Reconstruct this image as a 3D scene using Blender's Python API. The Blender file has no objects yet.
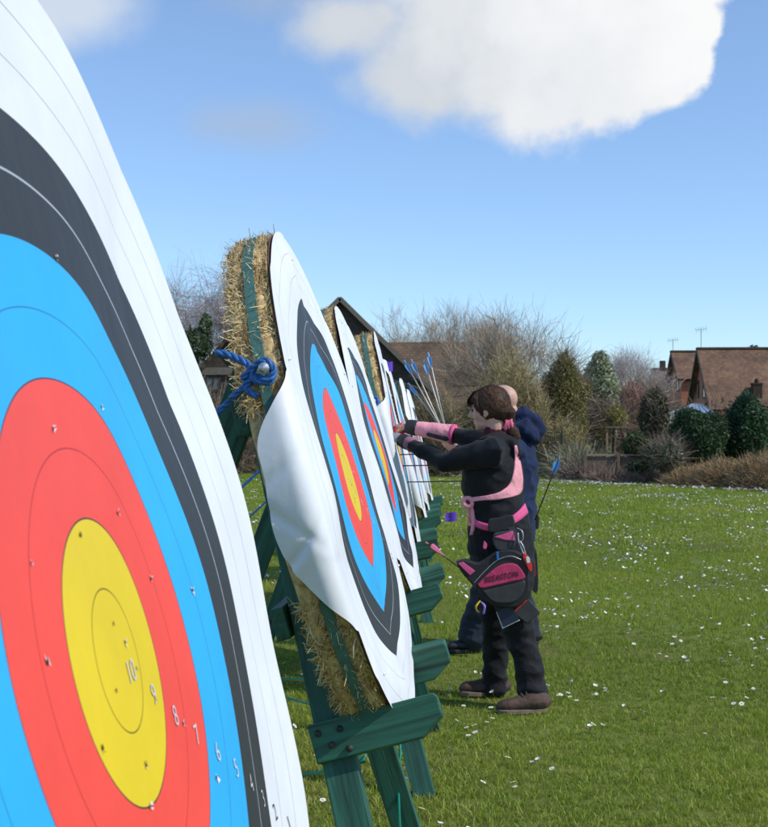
import bpy, bmesh, math, random
import numpy as np
from mathutils import Vector, Matrix, Euler, noise
from mathutils.bvhtree import BVHTree

random.seed(7)
R = math.radians
S = bpy.context.scene
COL = S.collection

# ------------------------------------------------------------------ camera
CAM = Vector((0.0, 0.0, 1.4))
F = 1300.0                      # focal length in photograph pixels (768 wide)
cd = bpy.data.cameras.new('camera')
cam = bpy.data.objects.new('camera', cd)
COL.objects.link(cam)
cam.location = CAM
cam.rotation_euler = (R(90.727), 0.0, R(2.6))
cd.sensor_fit = 'HORIZONTAL'
cd.sensor_width = 36.0
cd.lens = 36.0 * F / 768.0
cd.clip_start = 0.05
cd.clip_end = 1500.0
cd.dof.use_dof = True
cd.dof.focus_distance = 3.0
cd.dof.aperture_fstop = 24.0
S.camera = cam
ROT = cam.rotation_euler.to_matrix()

# ------------------------------------------------------------------ sky and sun
SUN = Vector((0.68, -0.26, 0.69)).normalized()
EL = math.asin(SUN.z)
AZ = math.atan2(SUN.x, SUN.y)
W = bpy.data.worlds.new('World')
S.world = W
W.use_nodes = True
nt = W.node_tree
nt.nodes.clear()


def N(nt, t, **kw):
    n = nt.nodes.new(t)
    for k, v in kw.items():
        setattr(n, k, v)
    return n


def mth(nt, op, a, b=None, c=None, clamp=False):
    n = nt.nodes.new('ShaderNodeMath')
    n.operation = op
    n.use_clamp = clamp
    for i, x in enumerate((a, b, c)):
        if x is None:
            continue
        if isinstance(x, (int, float)):
            n.inputs[i].default_value = x
        else:
            nt.links.new(x, n.inputs[i])
    return n.outputs[0]


def mixc(nt, f, a, b, mode='MIX'):
    n = nt.nodes.new('ShaderNodeMix')
    n.data_type = 'RGBA'
    n.blend_type = mode
    for sock, x in ((n.inputs[0], f), (n.inputs[6], a), (n.inputs[7], b)):
        if isinstance(x, (int, float)):
            sock.default_value = x
        elif isinstance(x, (tuple, list)):
            sock.default_value = (x[0], x[1], x[2], 1)
        else:
            nt.links.new(x, sock)
    return n.outputs[2]


def ramp(nt, f, stops, interp='LINEAR'):
    n = nt.nodes.new('ShaderNodeValToRGB')
    cr = n.color_ramp
    cr.interpolation = interp
    cr.elements.remove(cr.elements[1])
    cr.elements[0].position = stops[0][0]
    cr.elements[0].color = (*stops[0][1][:3], 1)
    for p, c in stops[1:]:
        e = cr.elements.new(p)
        e.color = (*c[:3], 1)
    nt.links.new(f, n.inputs[0])
    return n.outputs[0]


SKYK = 0.145
sky = N(nt, 'ShaderNodeTexSky', sky_type='NISHITA')
sky.sun_disc = False
sky.sun_elevation = EL
sky.sun_rotation = AZ
sky.altitude = 0
sky.air_density = 1.0
sky.dust_density = 0.0
sky.ozone_density = 2.0
tc = N(nt, 'ShaderNodeTexCoord')
sep = N(nt, 'ShaderNodeSeparateXYZ')
nt.links.new(tc.outputs['Generated'], sep.inputs[0])
az = mth(nt, 'ARCTAN2', sep.outputs[0], sep.outputs[1])
el = mth(nt, 'ARCSINE', sep.outputs[2])
# clouds live in sky angles (azimuth, elevation)
nz = N(nt, 'ShaderNodeTexNoise')
nz.inputs['Scale'].default_value = 9.0
nz.inputs['Detail'].default_value = 7.0
nz.inputs['Roughness'].default_value = 0.55
nt.links.new(tc.outputs['Generated'], nz.inputs['Vector'])
nz2 = N(nt, 'ShaderNodeTexNoise')
nz2.inputs['Scale'].default_value = 26.0
nz2.inputs['Detail'].default_value = 6.0
nz2.inputs['Roughness'].default_value = 0.55
nt.links.new(tc.outputs['Generated'], nz2.inputs['Vector'])


def blob(a0, e0, ra, re):
    da = mth(nt, 'DIVIDE', mth(nt, 'SUBTRACT', az, a0), ra)
    de = mth(nt, 'DIVIDE', mth(nt, 'SUBTRACT', el, e0), re)
    d = mth(nt, 'SQRT', mth(nt, 'ADD', mth(nt, 'MULTIPLY', da, da), mth(nt, 'MULTIPLY', de, de)))
    return mth(nt, 'SUBTRACT', 1.0, d)


def sky_ae(px, py):
    v = ROT @ Vector(((px - 384) / F, -(py - 413.5) / F, -1.0))
    v.normalize()
    return math.atan2(v.x, v.y), math.asin(v.z)


def pblob(px, py, rx, ry):
    a, e = sky_ae(px, py)
    return blob(a, e, rx / F, ry / F)


def smax(items):
    o = items[0]
    for i in items[1:]:
        n = nt.nodes.new('ShaderNodeMath')
        n.operation = 'SMOOTH_MAX'
        nt.links.new(o, n.inputs[0])
        nt.links.new(i, n.inputs[1])
        n.inputs[2].default_value = 0.18
        o = n.outputs[0]
    return o


big = smax([pblob(500, 40, 185, 95), pblob(565, 66, 135, 74), pblob(640, 58, 74, 64), pblob(660, 28, 62, 48),
            pblob(420, 80, 92, 62), pblob(520, -40, 250, 90), pblob(345, 20, 90, 50)])
nd = mth(nt, 'ADD', mth(nt, 'MULTIPLY', mth(nt, 'SUBTRACT', nz.outputs[0], 0.5), 1.15),
         mth(nt, 'MULTIPLY', mth(nt, 'SUBTRACT', nz2.outputs[0], 0.5), 0.55))
dens = mth(nt, 'ADD', big, nd)
a_r, _e = sky_ae(700, 60)
a_l, _e = sky_ae(330, 60)
edge = mth(nt, 'DIVIDE', mth(nt, 'SUBTRACT', az, a_l), a_r - a_l, clamp=True)   # soft veil on the left, crisp on the right
wid = mth(nt, 'MULTIPLY_ADD', mth(nt, 'SUBTRACT', 1.0, edge), 0.55, 0.16)
m_big = N(nt, 'ShaderNodeMapRange', interpolation_type='SMOOTHSTEP')
nt.links.new(dens, m_big.inputs[0])
m_big.inputs[1].default_value = 0.0
nt.links.new(wid, m_big.inputs[2])
wisp = smax([pblob(245, 124, 115, 36), pblob(270, 0, 90, 34)])
wis2 = smax([pblob(70, 0, 95, 62), pblob(30, 20, 90, 50)])
m_w2 = N(nt, 'ShaderNodeMapRange', interpolation_type='SMOOTHSTEP')
nt.links.new(mth(nt, 'ADD', wis2, mth(nt, 'MULTIPLY', nd, 0.8)), m_w2.inputs[0])
m_w2.inputs[1].default_value = 0.0
m_w2.inputs[2].default_value = 0.75
m_w2.inputs[4].default_value = 0.8
m_w = N(nt, 'ShaderNodeMapRange', interpolation_type='SMOOTHSTEP')
nt.links.new(mth(nt, 'ADD', wisp, mth(nt, 'MULTIPLY', nd, 0.9)), m_w.inputs[0])
m_w.inputs[1].default_value = 0.0
m_w.inputs[2].default_value = 1.1
m_w.inputs[4].default_value = 0.55
# brightness: thick lower-left is grey, sunlit upper right is white
a0, e0 = sky_ae(430, 120)
a1, e1 = sky_ae(620, 10)
lx, ly = a1 - a0, e1 - e0
l2 = lx * lx + ly * ly
t = mth(nt, 'ADD', mth(nt, 'MULTIPLY', mth(nt, 'SUBTRACT', az, a0), lx / l2), mth(nt, 'MULTIPLY', mth(nt, 'SUBTRACT', el, e0), ly / l2))
t = mth(nt, 'ADD', mth(nt, 'MULTIPLY', t, 0.75), mth(nt, 'MULTIPLY', mth(nt, 'SUBTRACT', nz2.outputs[0], 0.5), 0.6), clamp=False)
t = mth(nt, 'ADD', t, mth(nt, 'MULTIPLY', mth(nt, 'SUBTRACT', nz.outputs[0], 0.5), 1.1), clamp=True)
ccol = ramp(nt, t, [(0.0, (0.60, 0.64, 0.69)), (0.45, (0.76, 0.785, 0.815)), (1.0, (0.88, 0.885, 0.89))])
ck = N(nt, 'ShaderNodeVectorMath', operation='SCALE')
nt.links.new(ccol, ck.inputs[0])
ck.inputs['Scale'].default_value = 1.0 / SKYK
wk = (0.40 / SKYK, 0.47 / SKYK, 0.58 / SKYK)
tint = ramp(nt, mth(nt, 'MULTIPLY', el, 2.0, clamp=True), [(0.0, (.66, .82, 1.06)), (.14, (.74, .88, 1.09)), (.6, (.98, 1.04, 1.14))])
skc = mixc(nt, 1.0, sky.outputs[0], tint, 'MULTIPLY')
c1 = mixc(nt, m_w.outputs[0], skc, wk)
c1 = mixc(nt, m_w2.outputs[0], c1, (0.66 / SKYK, 0.72 / SKYK, 0.79 / SKYK))
c2 = mixc(nt, m_big.outputs[0], c1, ck.outputs[0])
bg = N(nt, 'ShaderNodeBackground')
bg.inputs[1].default_value = SKYK
nt.links.new(c2, bg.inputs[0])
wo = N(nt, 'ShaderNodeOutputWorld')
nt.links.new(bg.outputs[0], wo.inputs[0])

sl = bpy.data.lights.new('sun', 'SUN')
sl.energy = 3.2
sl.angle = R(0.55)
sl.color = (1.0, 0.955, 0.88)
so = bpy.data.objects.new('sun', sl)
COL.objects.link(so)
so.rotation_euler = SUN.to_track_quat('Z', 'Y').to_euler()

S.view_settings.view_transform = 'Standard'
S.view_settings.look = 'None'
S.view_settings.exposure = 0.12
S.view_settings.gamma = 1.0
S.view_settings.use_curve_mapping = False


# ------------------------------------------------------------------ helpers
def ray(px, py):
    return ROT @ Vector(((px - 384) / F, -(py - 413.5) / F, -1.0))


def P(px, py, d):
    """world point on the sight line of a photograph pixel, at distance d along the row of targets"""
    v = ray(px, py)
    return CAM + v * (d / v.y)


def G(px, py):
    v = ray(px, py)
    return CAM + v * (-CAM.z / v.z)


class MB:
    def __init__(s):
        s.v, s.f, s.m, s.c, s.uv = [], [], [], [], None

    def add(s, vs, fs, mat=0, col=(1, 1, 1)):
        o = len(s.v)
        s.v.extend([tuple(x) for x in vs])
        s.c.extend([col] * len(vs))
        for f in fs:
            s.f.append(tuple(i + o for i in f))
            s.m.append(mat)

    def box(s, c, h, axes=None, mat=0):
        ax = axes or (Vector((1, 0, 0)), Vector((0, 1, 0)), Vector((0, 0, 1)))
        c = Vector(c)
        vs = []
        for i in (-1, 1):
            for j in (-1, 1):
                for k in (-1, 1):
                    vs.append(c + ax[0] * (h[0] * i) + ax[1] * (h[1] * j) + ax[2] * (h[2] * k))
        s.add(vs, [(0, 1, 3, 2), (4, 6, 7, 5), (0, 4, 5, 1), (2, 3, 7, 6), (0, 2, 6, 4), (1, 5, 7, 3)], mat)

    def tube(s, pts, rad, n=8, mat=0, flat=None, col=(1, 1, 1), cap=True):
        """tapered tube through pts, rounded ends; flat=(axis, factor) squashes the sections"""
        pts = [Vector(p) for p in pts]
        if not isinstance(rad, (list, tuple)):
            rad = [rad] * len(pts)
        rings = []
        up = None
        k = len(pts)
        seq = []
        for i in range(k):
            t = (pts[min(i + 1, k - 1)] - pts[max(i - 1, 0)])
            t = t.normalized() if t.length > 1e-9 else Vector((0, 0, 1))
            if cap and i == 0:
                seq.append((pts[0] - t * rad[0] * .8, rad[0] * .45, t))
            seq.append((pts[i], rad[i], t))
            if cap and i == k - 1:
                seq.append((pts[i] + t * rad[i] * .8, rad[i] * .45, t))
        vs, fs = [], []
        for (p, r, t) in seq:
            if up is None:
                a = Vector((0, 0, 1)) if abs(t.z) < .9 else Vector((1, 0, 0))
                x = t.cross(a).normalized()
            else:
                x = (up - t * up.dot(t))
                x = x.normalized() if x.length > 1e-6 else t.orthogonal().normalized()
            up = x
            y = t.cross(x)
            for j in range(n):
                a = 2 * math.pi * j / n
                o = x * (math.cos(a) * r) + y * (math.sin(a) * r)
                if flat:
                    fa, fk = flat
                    o = o + fa * (o.dot(fa) * (fk - 1))
                vs.append(p + o)
        for i in range(len(seq) - 1):
            for j in range(n):
                a, b = i * n + j, i * n + (j + 1) % n
                fs.append((a, b, b + n, a + n))
        fs.append(tuple(range(n - 1, -1, -1)))
        e = (len(seq) - 1) * n
        fs.append(tuple(range(e, e + n)))
        s.add(vs, fs, mat, col)

    def ball(s, c, r, axes=None, n=12, m=8, mat=0, col=(1, 1, 1)):
        c = Vector(c)
        r = (r, r, r) if not isinstance(r, (tuple, list)) else r
        ax = axes or (Vector((1, 0, 0)), Vector((0, 1, 0)), Vector((0, 0, 1)))
        vs = [c - ax[2] * r[2]]
        for i in range(1, m):
            ph = math.pi * i / m - math.pi / 2
            for j in range(n):
                a = 2 * math.pi * j / n
                vs.append(c + ax[0] * (r[0] * math.cos(ph) * math.cos(a)) + ax[1] * (r[1] * math.cos(ph) * math.sin(a)) + ax[2] * (r[2] * math.sin(ph)))
        vs.append(c + ax[2] * r[2])
        fs = []
        for j in range(n):
            fs.append((0, 1 + (j + 1) % n, 1 + j))
            e = 1 + (m - 2) * n
            fs.append((len(vs) - 1, e + j, e + (j + 1) % n))
        for i in range(m - 2):
            for j in range(n):
                a, b = 1 + i * n + j, 1 + i * n + (j + 1) % n
                fs.append((a, b, b + n, a + n))
        s.add(vs, fs, mat, col)

    def prism(s, poly, ext, mat=0):
        """closed polygon (3D points) extruded along ext"""
        n = len(poly)
        ext = Vector(ext)
        vs = [Vector(p) for p in poly] + [Vector(p) + ext for p in poly]
        fs = [tuple(range(n - 1, -1, -1)), tuple(range(n, 2 * n))]
        for i in range(n):
            j = (i + 1) % n
            fs.append((i, j, j + n, i + n))
        s.add(vs, fs, mat)

    def build(s, name, mats, parent=None, smooth=False, bevel=0.0, origin=None, recalc=False):
        if origin is None:
            origin = parent_loc(parent)
        me = bpy.data.meshes.new(name)
        v = np.array(s.v, dtype=np.float64).reshape(-1, 3) - np.array(origin)
        me.from_pydata(v.tolist(), [], s.f)
        for m in (mats if isinstance(mats, (list, tuple)) else [mats]):
            me.materials.append(m)
        me.polygons.foreach_set('material_index', s.m)
        ca = me.color_attributes.new('Col', 'FLOAT_COLOR', 'POINT')
        c = np.ones((len(s.v), 4), dtype=np.float32)
        c[:, :3] = np.array(s.c, dtype=np.float32).reshape(-1, 3)
        ca.data.foreach_set('color', c.ravel())
        if recalc or bevel:
            bm = bmesh.new()
            bm.from_mesh(me)
            bmesh.ops.recalc_face_normals(bm, faces=bm.faces)
            bm.to_mesh(me)
            bm.free()
        if smooth:
            me.polygons.foreach_set('use_smooth', [True] * len(me.polygons))
        o = bpy.data.objects.new(name, me)
        COL.objects.link(o)
        if parent is not None:
            o.parent = parent
        else:
            o.location = origin
        if bevel:
            b = o.modifiers.new('bevel', 'BEVEL')
            b.width = bevel
            b.segments = 2
            b.limit_method = 'ANGLE'
            b.angle_limit = R(30)
            b.harden_normals = False
        return o


def parent_loc(p):
    v = Vector((0, 0, 0))
    while p is not None:
        v += p.location
        p = p.parent
    return v


def np_mesh(name, V, Fc, mats, C=None, parent=None, origin=(0, 0, 0), smooth=False, fm=None):
    """V (n,3) and Fc (m,k) arrays to a mesh object"""
    V = np.asarray(V, dtype=np.float32) - np.asarray(origin if parent is None else parent_loc(parent), dtype=np.float32)
    Fc = np.asarray(Fc, dtype=np.int32)
    me = bpy.data.meshes.new(name)
    m, k = Fc.shape
    me.vertices.add(len(V))
    me.vertices.foreach_set('co', V.ravel())
    me.loops.add(m * k)
    me.loops.foreach_set('vertex_index', Fc.ravel())
    me.polygons.add(m)
    me.polygons.foreach_set('loop_start', np.arange(0, m * k, k, dtype=np.int32))
    me.polygons.foreach_set('loop_total', np.full(m, k, dtype=np.int32))
    for mt in (mats if isinstance(mats, (list, tuple)) else [mats]):
        me.materials.append(mt)
    if fm is not None:
        me.polygons.foreach_set('material_index', fm)
    if smooth:
        me.polygons.foreach_set('use_smooth', np.ones(m, dtype=bool))
    me.update(calc_edges=True)
    if C is not None:
        ca = me.color_attributes.new('Col', 'FLOAT_COLOR', 'POINT')
        cc = np.ones((len(V), 4), dtype=np.float32)
        cc[:, :3] = C
        ca.data.foreach_set('color', cc.ravel())
    o = bpy.data.objects.new(name, me)
    COL.objects.link(o)
    if parent is not None:
        o.parent = parent
    else:
        o.location = origin
    return o


def tag(o, label=None, cat=None, group=None, kind=None):
    if label:
        o['label'] = label
    if cat:
        o['category'] = cat
    if group:
        o['group'] = group
    if kind:
        o['kind'] = kind
    return o


def thing(name, loc, label, cat, group=None):
    o = bpy.data.objects.new(name, None)
    o.empty_display_size = 0.1
    COL.objects.link(o)
    o.location = loc
    return tag(o, label, cat, group)


def remesh(mb, name, mats, parent, voxel, smooth=4, wrinkle=None, origin=None):
    """fuse the overlapping closed pieces of mb into one continuous skin"""
    org = parent_loc(parent) if origin is None else Vector(origin)
    me = bpy.data.meshes.new('tmp')
    me.from_pydata([tuple(Vector(v) - org) for v in mb.v], [], mb.f)
    bm = bmesh.new()
    bm.from_mesh(me)
    bmesh.ops.recalc_face_normals(bm, faces=bm.faces)
    bm.to_mesh(me)
    bm.free()
    o = bpy.data.objects.new('tmp', me)
    COL.objects.link(o)
    r = o.modifiers.new('r', 'REMESH')
    r.mode = 'VOXEL'
    r.voxel_size = voxel
    if smooth:
        sm = o.modifiers.new('s', 'SMOOTH')
        sm.factor = 0.5
        sm.iterations = smooth
    dg = bpy.context.evaluated_depsgraph_get()
    dg.update()
    res = bpy.data.meshes.new_from_object(o.evaluated_get(dg))
    bpy.data.objects.remove(o)
    bpy.data.meshes.remove(me)
    res.name = name
    if wrinkle:
        n = len(res.vertices)
        nm = [v.normal.copy() for v in res.vertices]
        for v, nn in zip(res.vertices, nm):
            v.co += nn * wrinkle(v.co + org)
    res.materials.clear()
    for m in (mats if isinstance(mats, (list, tuple)) else [mats]):
        res.materials.append(m)
    for p in res.polygons:
        p.use_smooth = True
        p.material_index = 0
    ob = bpy.data.objects.new(name, res)
    COL.objects.link(ob)
    if parent is not None:
        ob.parent = parent
    else:
        ob.location = org
    return ob


# ------------------------------------------------------------------ materials
def newmat(name):
    m = bpy.data.materials.new(name)
    m.use_nodes = True
    nt = m.node_tree
    b = nt.nodes['Principled BSDF']
    return m, nt, b


def bump(nt, b, h, strength=0.4, dist=0.01):
    n = N(nt, 'ShaderNodeBump')
    n.inputs['Strength'].default_value = strength
    n.inputs['Distance'].default_value = dist
    nt.links.new(h, n.inputs['Height'])
    nt.links.new(n.outputs[0], b.inputs['Normal'])


def tex(nt, kind='NOISE', scale=5, detail=4, rough=.55, coord='Object', stretch=None, distortion=0):
    tcn = N(nt, 'ShaderNodeTexCoord')
    v = tcn.outputs[coord]
    if stretch:
        mp = N(nt, 'ShaderNodeMapping')
        mp.inputs['Scale'].default_value = stretch
        nt.links.new(v, mp.inputs[0])
        v = mp.outputs[0]
    if kind == 'NOISE':
        n = N(nt, 'ShaderNodeTexNoise')
        n.inputs['Detail'].default_value = detail
        n.inputs['Roughness'].default_value = rough
        n.inputs['Distortion'].default_value = distortion
    elif kind == 'WAVE':
        n = N(nt, 'ShaderNodeTexWave')
        n.inputs['Distortion'].default_value = distortion
        n.inputs['Detail'].default_value = detail
    else:
        n = N(nt, 'ShaderNodeTexVoronoi')
    n.inputs['Scale'].default_value = scale
    nt.links.new(v, n.inputs['Vector'])
    return n.outputs[0]


def simple(name, col, rough=.6, var=.25, scale=12, bmp=.0, bscale=60, metal=0, spec=.5, sheen=0):
    m, nt, b = newmat(name)
    n = tex(nt, scale=scale)
    lo = tuple(c * (1 - var) for c in col)
    hi = tuple(min(1, c * (1 + var)) for c in col)
    nt.links.new(ramp(nt, n, [(.3, lo), (.7, hi)]), b.inputs['Base Color'])
    b.inputs['Roughness'].default_value = rough
    b.inputs['Metallic'].default_value = metal
    b.inputs['Specular IOR Level'].default_value = spec
    if sheen:
        b.inputs['Sheen Weight'].default_value = sheen
    if bmp:
        bump(nt, b, tex(nt, scale=bscale, detail=3), bmp, .004)
    return m


def attr_mat(name, rough=.7, trans=0.0, spec=.3, nscale=0.0):
    m, nt, b = newmat(name)
    a = N(nt, 'ShaderNodeAttribute', attribute_name='Col')
    c = a.outputs['Color']
    if nscale:
        c = mixc(nt, 1.0, c, ramp(nt, tex(nt, scale=nscale, coord='Object'), [(.3, (.55, .55, .55)), (.7, (1.35, 1.35, 1.35))]), 'MULTIPLY')
    nt.links.new(c, b.inputs['Base Color'])
    b.inputs['Roughness'].default_value = rough
    b.inputs['Specular IOR Level'].default_value = spec
    if trans:
        tr = N(nt, 'ShaderNodeBsdfTranslucent')
        nt.links.new(c, tr.inputs[0])
        mx = N(nt, 'ShaderNodeMixShader')
        mx.inputs[0].default_value = trans
        nt.links.new(b.outputs[0], mx.inputs[1])
        nt.links.new(tr.outputs[0], mx.inputs[2])
        nt.links.new(mx.outputs[0], nt.nodes['Material Output'].inputs[0])
    return m


M = {}
M['grass'] = attr_mat('grass_blades', .5, .35, .35)
M['leaf'] = attr_mat('leaves', .55, .2, .35)
M['twig'] = attr_mat('twigs', .85, 0, .2)
M['straw'] = attr_mat('straw_strands', .45, .25, .5)
M['strawbase'] = simple('straw_body', (.56, .40, .18), .9, .4, 55, .6, 90)
M['backing'] = simple('brown_backing_card', (.20, .09, .055), .8, .3, 20)


def ground_mat():
    m, nt, b = newmat('turf')
    a = tex(nt, scale=.35, detail=3)
    f = tex(nt, scale=14, detail=5, rough=.7)
    c = ramp(nt, f, [(.25, (.09, .10, .02)), (.5, (.16, .19, .035)), (.75, (.23, .24, .07))])
    c2 = mixc(nt, ramp(nt, a, [(.4, (0, 0, 0)), (.65, (.5, .5, .5))]), c, (.085, .085, .030))
    nt.links.new(c2, b.inputs['Base Color'])
    b.inputs['Roughness'].default_value = .95
    b.inputs['Specular IOR Level'].default_value = .1
    bump(nt, b, f, .8, .03)
    return m


M['ground'] = ground_mat()


def face_mat():
    m, nt, b = newmat('vinyl_target_face')
    uv = N(nt, 'ShaderNodeUVMap', uv_map='rest')
    sp = N(nt, 'ShaderNodeSeparateXYZ')
    nt.links.new(uv.outputs[0], sp.inputs[0])
    x = mth(nt, 'SUBTRACT', sp.outputs[0], .5)
    y = mth(nt, 'SUBTRACT', sp.outputs[1], .5)
    r = mth(nt, 'SQRT', mth(nt, 'ADD', mth(nt, 'MULTIPLY', x, x), mth(nt, 'MULTIPLY', y, y)))
    r = mth(nt, 'MULTIPLY', r, 2.0)          # uv spans 2 m
    Y, Rd, B, K, Wh = (.80, .585, .018), (.92, .082, .058), (.030, .43, .80), (.036, .039, .043), (.80, .81, .82)
    z = [(0, Y), (.122, Rd), (.244, B), (.366, K), (.488, Wh)]
    c = Y
    for lim, colr in z[1:]:
        c = mixc(nt, mth(nt, 'GREATER_THAN', r, lim), c, colr)
    for r0, hw, colr in ((.061, .0008, (.25, .18, .01)), (.122, .0009, (.12, .06, .03)), (.183, .0007, (.50, .03, .03)), (.244, .0008, (.10, .05, .10)),
                         (.305, .0007, (.02, .20, .44)), (.427, .0012, (.45, .48, .52)), (.549, .0007, (.36, .37, .40)), (.610, .0008, (.36, .37, .40))):
        c = mixc(nt, mth(nt, 'LESS_THAN', mth(nt, 'ABSOLUTE', mth(nt, 'SUBTRACT', r, r0)), hw), c, colr)
    soil = tex(nt, scale=3.5, detail=6, rough=.7)
    c = mixc(nt, 1.0, c, ramp(nt, soil, [(.25, (.86, .86, .86)), (.65, (1, 1, 1))]), 'MULTIPLY')
    nt.links.new(c, b.inputs['Base Color'])
    b.inputs['Roughness'].default_value = .52
    b.inputs['Specular IOR Level'].default_value = .32
    w1 = tex(nt, scale=7, detail=3, stretch=(1, 1, .35))
    w2 = tex(nt, scale=45, detail=2)
    h = mth(nt, 'ADD', mth(nt, 'MULTIPLY', w1, 1.0), mth(nt, 'MULTIPLY', w2, .10))
    bump(nt, b, h, .22, .02)
    return m


M['face'] = face_mat()
M['hole'] = simple('arrow_hole_dark', (.05, .03, .02), .9)
M['tear'] = simple('torn_vinyl_edge', (.72, .62, .60), .7)
M['digit'] = simple('printed_digit_grey', (.60, .60, .60), .6, .08)


def wood_mat(name, base, grain=(.35, 1.7)):
    m, nt, b = newmat(name)
    tcn = N(nt, 'ShaderNodeAttribute', attribute_name='grain')
    mp = N(nt, 'ShaderNodeMapping')
    mp.inputs['Scale'].default_value = (1.5, 26, 26)
    nt.links.new(tcn.outputs['Vector'], mp.inputs[0])
    n = N(nt, 'ShaderNodeTexNoise')
    n.inputs['Scale'].default_value = 1.6
    n.inputs['Detail'].default_value = 6
    n.inputs['Distortion'].default_value = 1.2
    nt.links.new(mp.outputs[0], n.inputs['Vector'])
    lo = tuple(c * grain[0] for c in base)
    hi = tuple(c * grain[1] for c in base)
    blot = tex(nt, scale=5, detail=4)
    c = ramp(nt, n.outputs[0], [(.3, lo), (.48, base), (.72, hi)])
    c = mixc(nt, ramp(nt, blot, [(.45, (0, 0, 0)), (.75, (.55, .55, .55))]), c, hi)
    nt.links.new(c, b.inputs['Base Color'])
    b.inputs['Roughness'].default_value = .62
    bump(nt, b, n.outputs[0], .5, .004)
    return m


M['wood'] = wood_mat('green_stained_timber', (.018, .088, .056))
M['strap'] = simple('green_webbing_strap', (.055, .15, .125), .6, .2, 40, .3, 300)
M['rope'] = simple('blue_polypropylene_rope', (.03, .13, .38), .5, .35, 120, .3, 200)
M['cord'] = simple('green_cord', (.02, .33, .24), .45, .15)
M['steel'] = simple('galvanised_steel', (.55, .56, .58), .4, .15, 30, metal=.8)
M['bolt'] = simple('rusty_bolt', (.05, .055, .05), .55, .4, 40, metal=.4)
M['white_plastic'] = simple('white_plastic', (.75, .75, .74), .5, .05)
M['purple'] = simple('purple_card', (.13, .045, .50), .6, .08)
M['redplastic'] = simple('red_plastic', (.75, .03, .025), .4, .1)
M['blueplastic'] = simple('blue_plastic', (.02, .17, .50), .4, .1)
M['fletch_blue'] = simple('blue_fletching', (.08, .36, .80), .5, .15)
M['fletch_pink'] = simple('pink_fletching', (.75, .16, .30), .5, .15)
M['carbon'] = simple('dark_arrow_shaft', (.02, .02, .022), .35, .1)
M['alloy'] = simple('alloy_arrow_shaft', (.35, .33, .30), .4, .15, metal=.6)


def add_grain(o, dirv, origin=None):
    """store board-aligned coordinates so the grain runs along the board"""
    d = Vector(dirv).normalized()
    a = d.orthogonal().normalized()
    b = d.cross(a)
    me = o.data
    at = me.attributes.new('grain', 'FLOAT_VECTOR', 'POINT')
    off = random.uniform(0, 20)
    at.data.foreach_set('vector', [q for v in me.vertices for q in (v.co.dot(d) + off, v.co.dot(a) + off, v.co.dot(b))])


# ------------------------------------------------------------------ ground
def ground_z(x, y):
    return 0.0


gx = np.array([-400, -120, -40, -12, 12, 40, 120, 400.0])
gy = np.array([-150, -30, 0, 10, 30, 60, 120, 700.0])
V = [(x, y, 0) for y in gy for x in gx]
Fq = [(j * 8 + i, j * 8 + i + 1, j * 8 + i + 9, j * 8 + i + 8) for j in range(7) for i in range(7)]
tag(np_mesh('ground', V, Fq, M['ground']), kind='structure')
# ------------------------------------------------------------------ archery targets on their stands
LEANS = [15.3, 15.3, 16.0, 12.0, 14.0, 11.5, 12.0]
YAWS = [0.0, 1.6, 0.8, -0.8, -0.4, -0.5, 0.0]
LEAN, U, VV, WW = 0, None, None, None


def set_basis(k):
    """axes of target k: along the row, up the face, out of the face"""
    global LEAN, U, VV, WW
    LEAN = R(LEANS[k])
    m = Matrix.Rotation(-R(YAWS[k]), 3, 'Z')
    U = m @ Vector((0, 1, 0))
    VV = m @ Vector((-math.sin(LEAN), 0, math.cos(LEAN)))
    WW = m @ Vector((math.cos(LEAN), 0, math.sin(LEAN)))


BOSS_R, BOSS_T = .664, .105


def sstep(a, b, x):
    t = max(0.0, min(1.0, (x - a) / (b - a)))
    return t * t * (3 - 2 * t)


def window(a, b, c, d, x):
    return sstep(a, b, x) * (1 - sstep(c, d, x))


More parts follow.
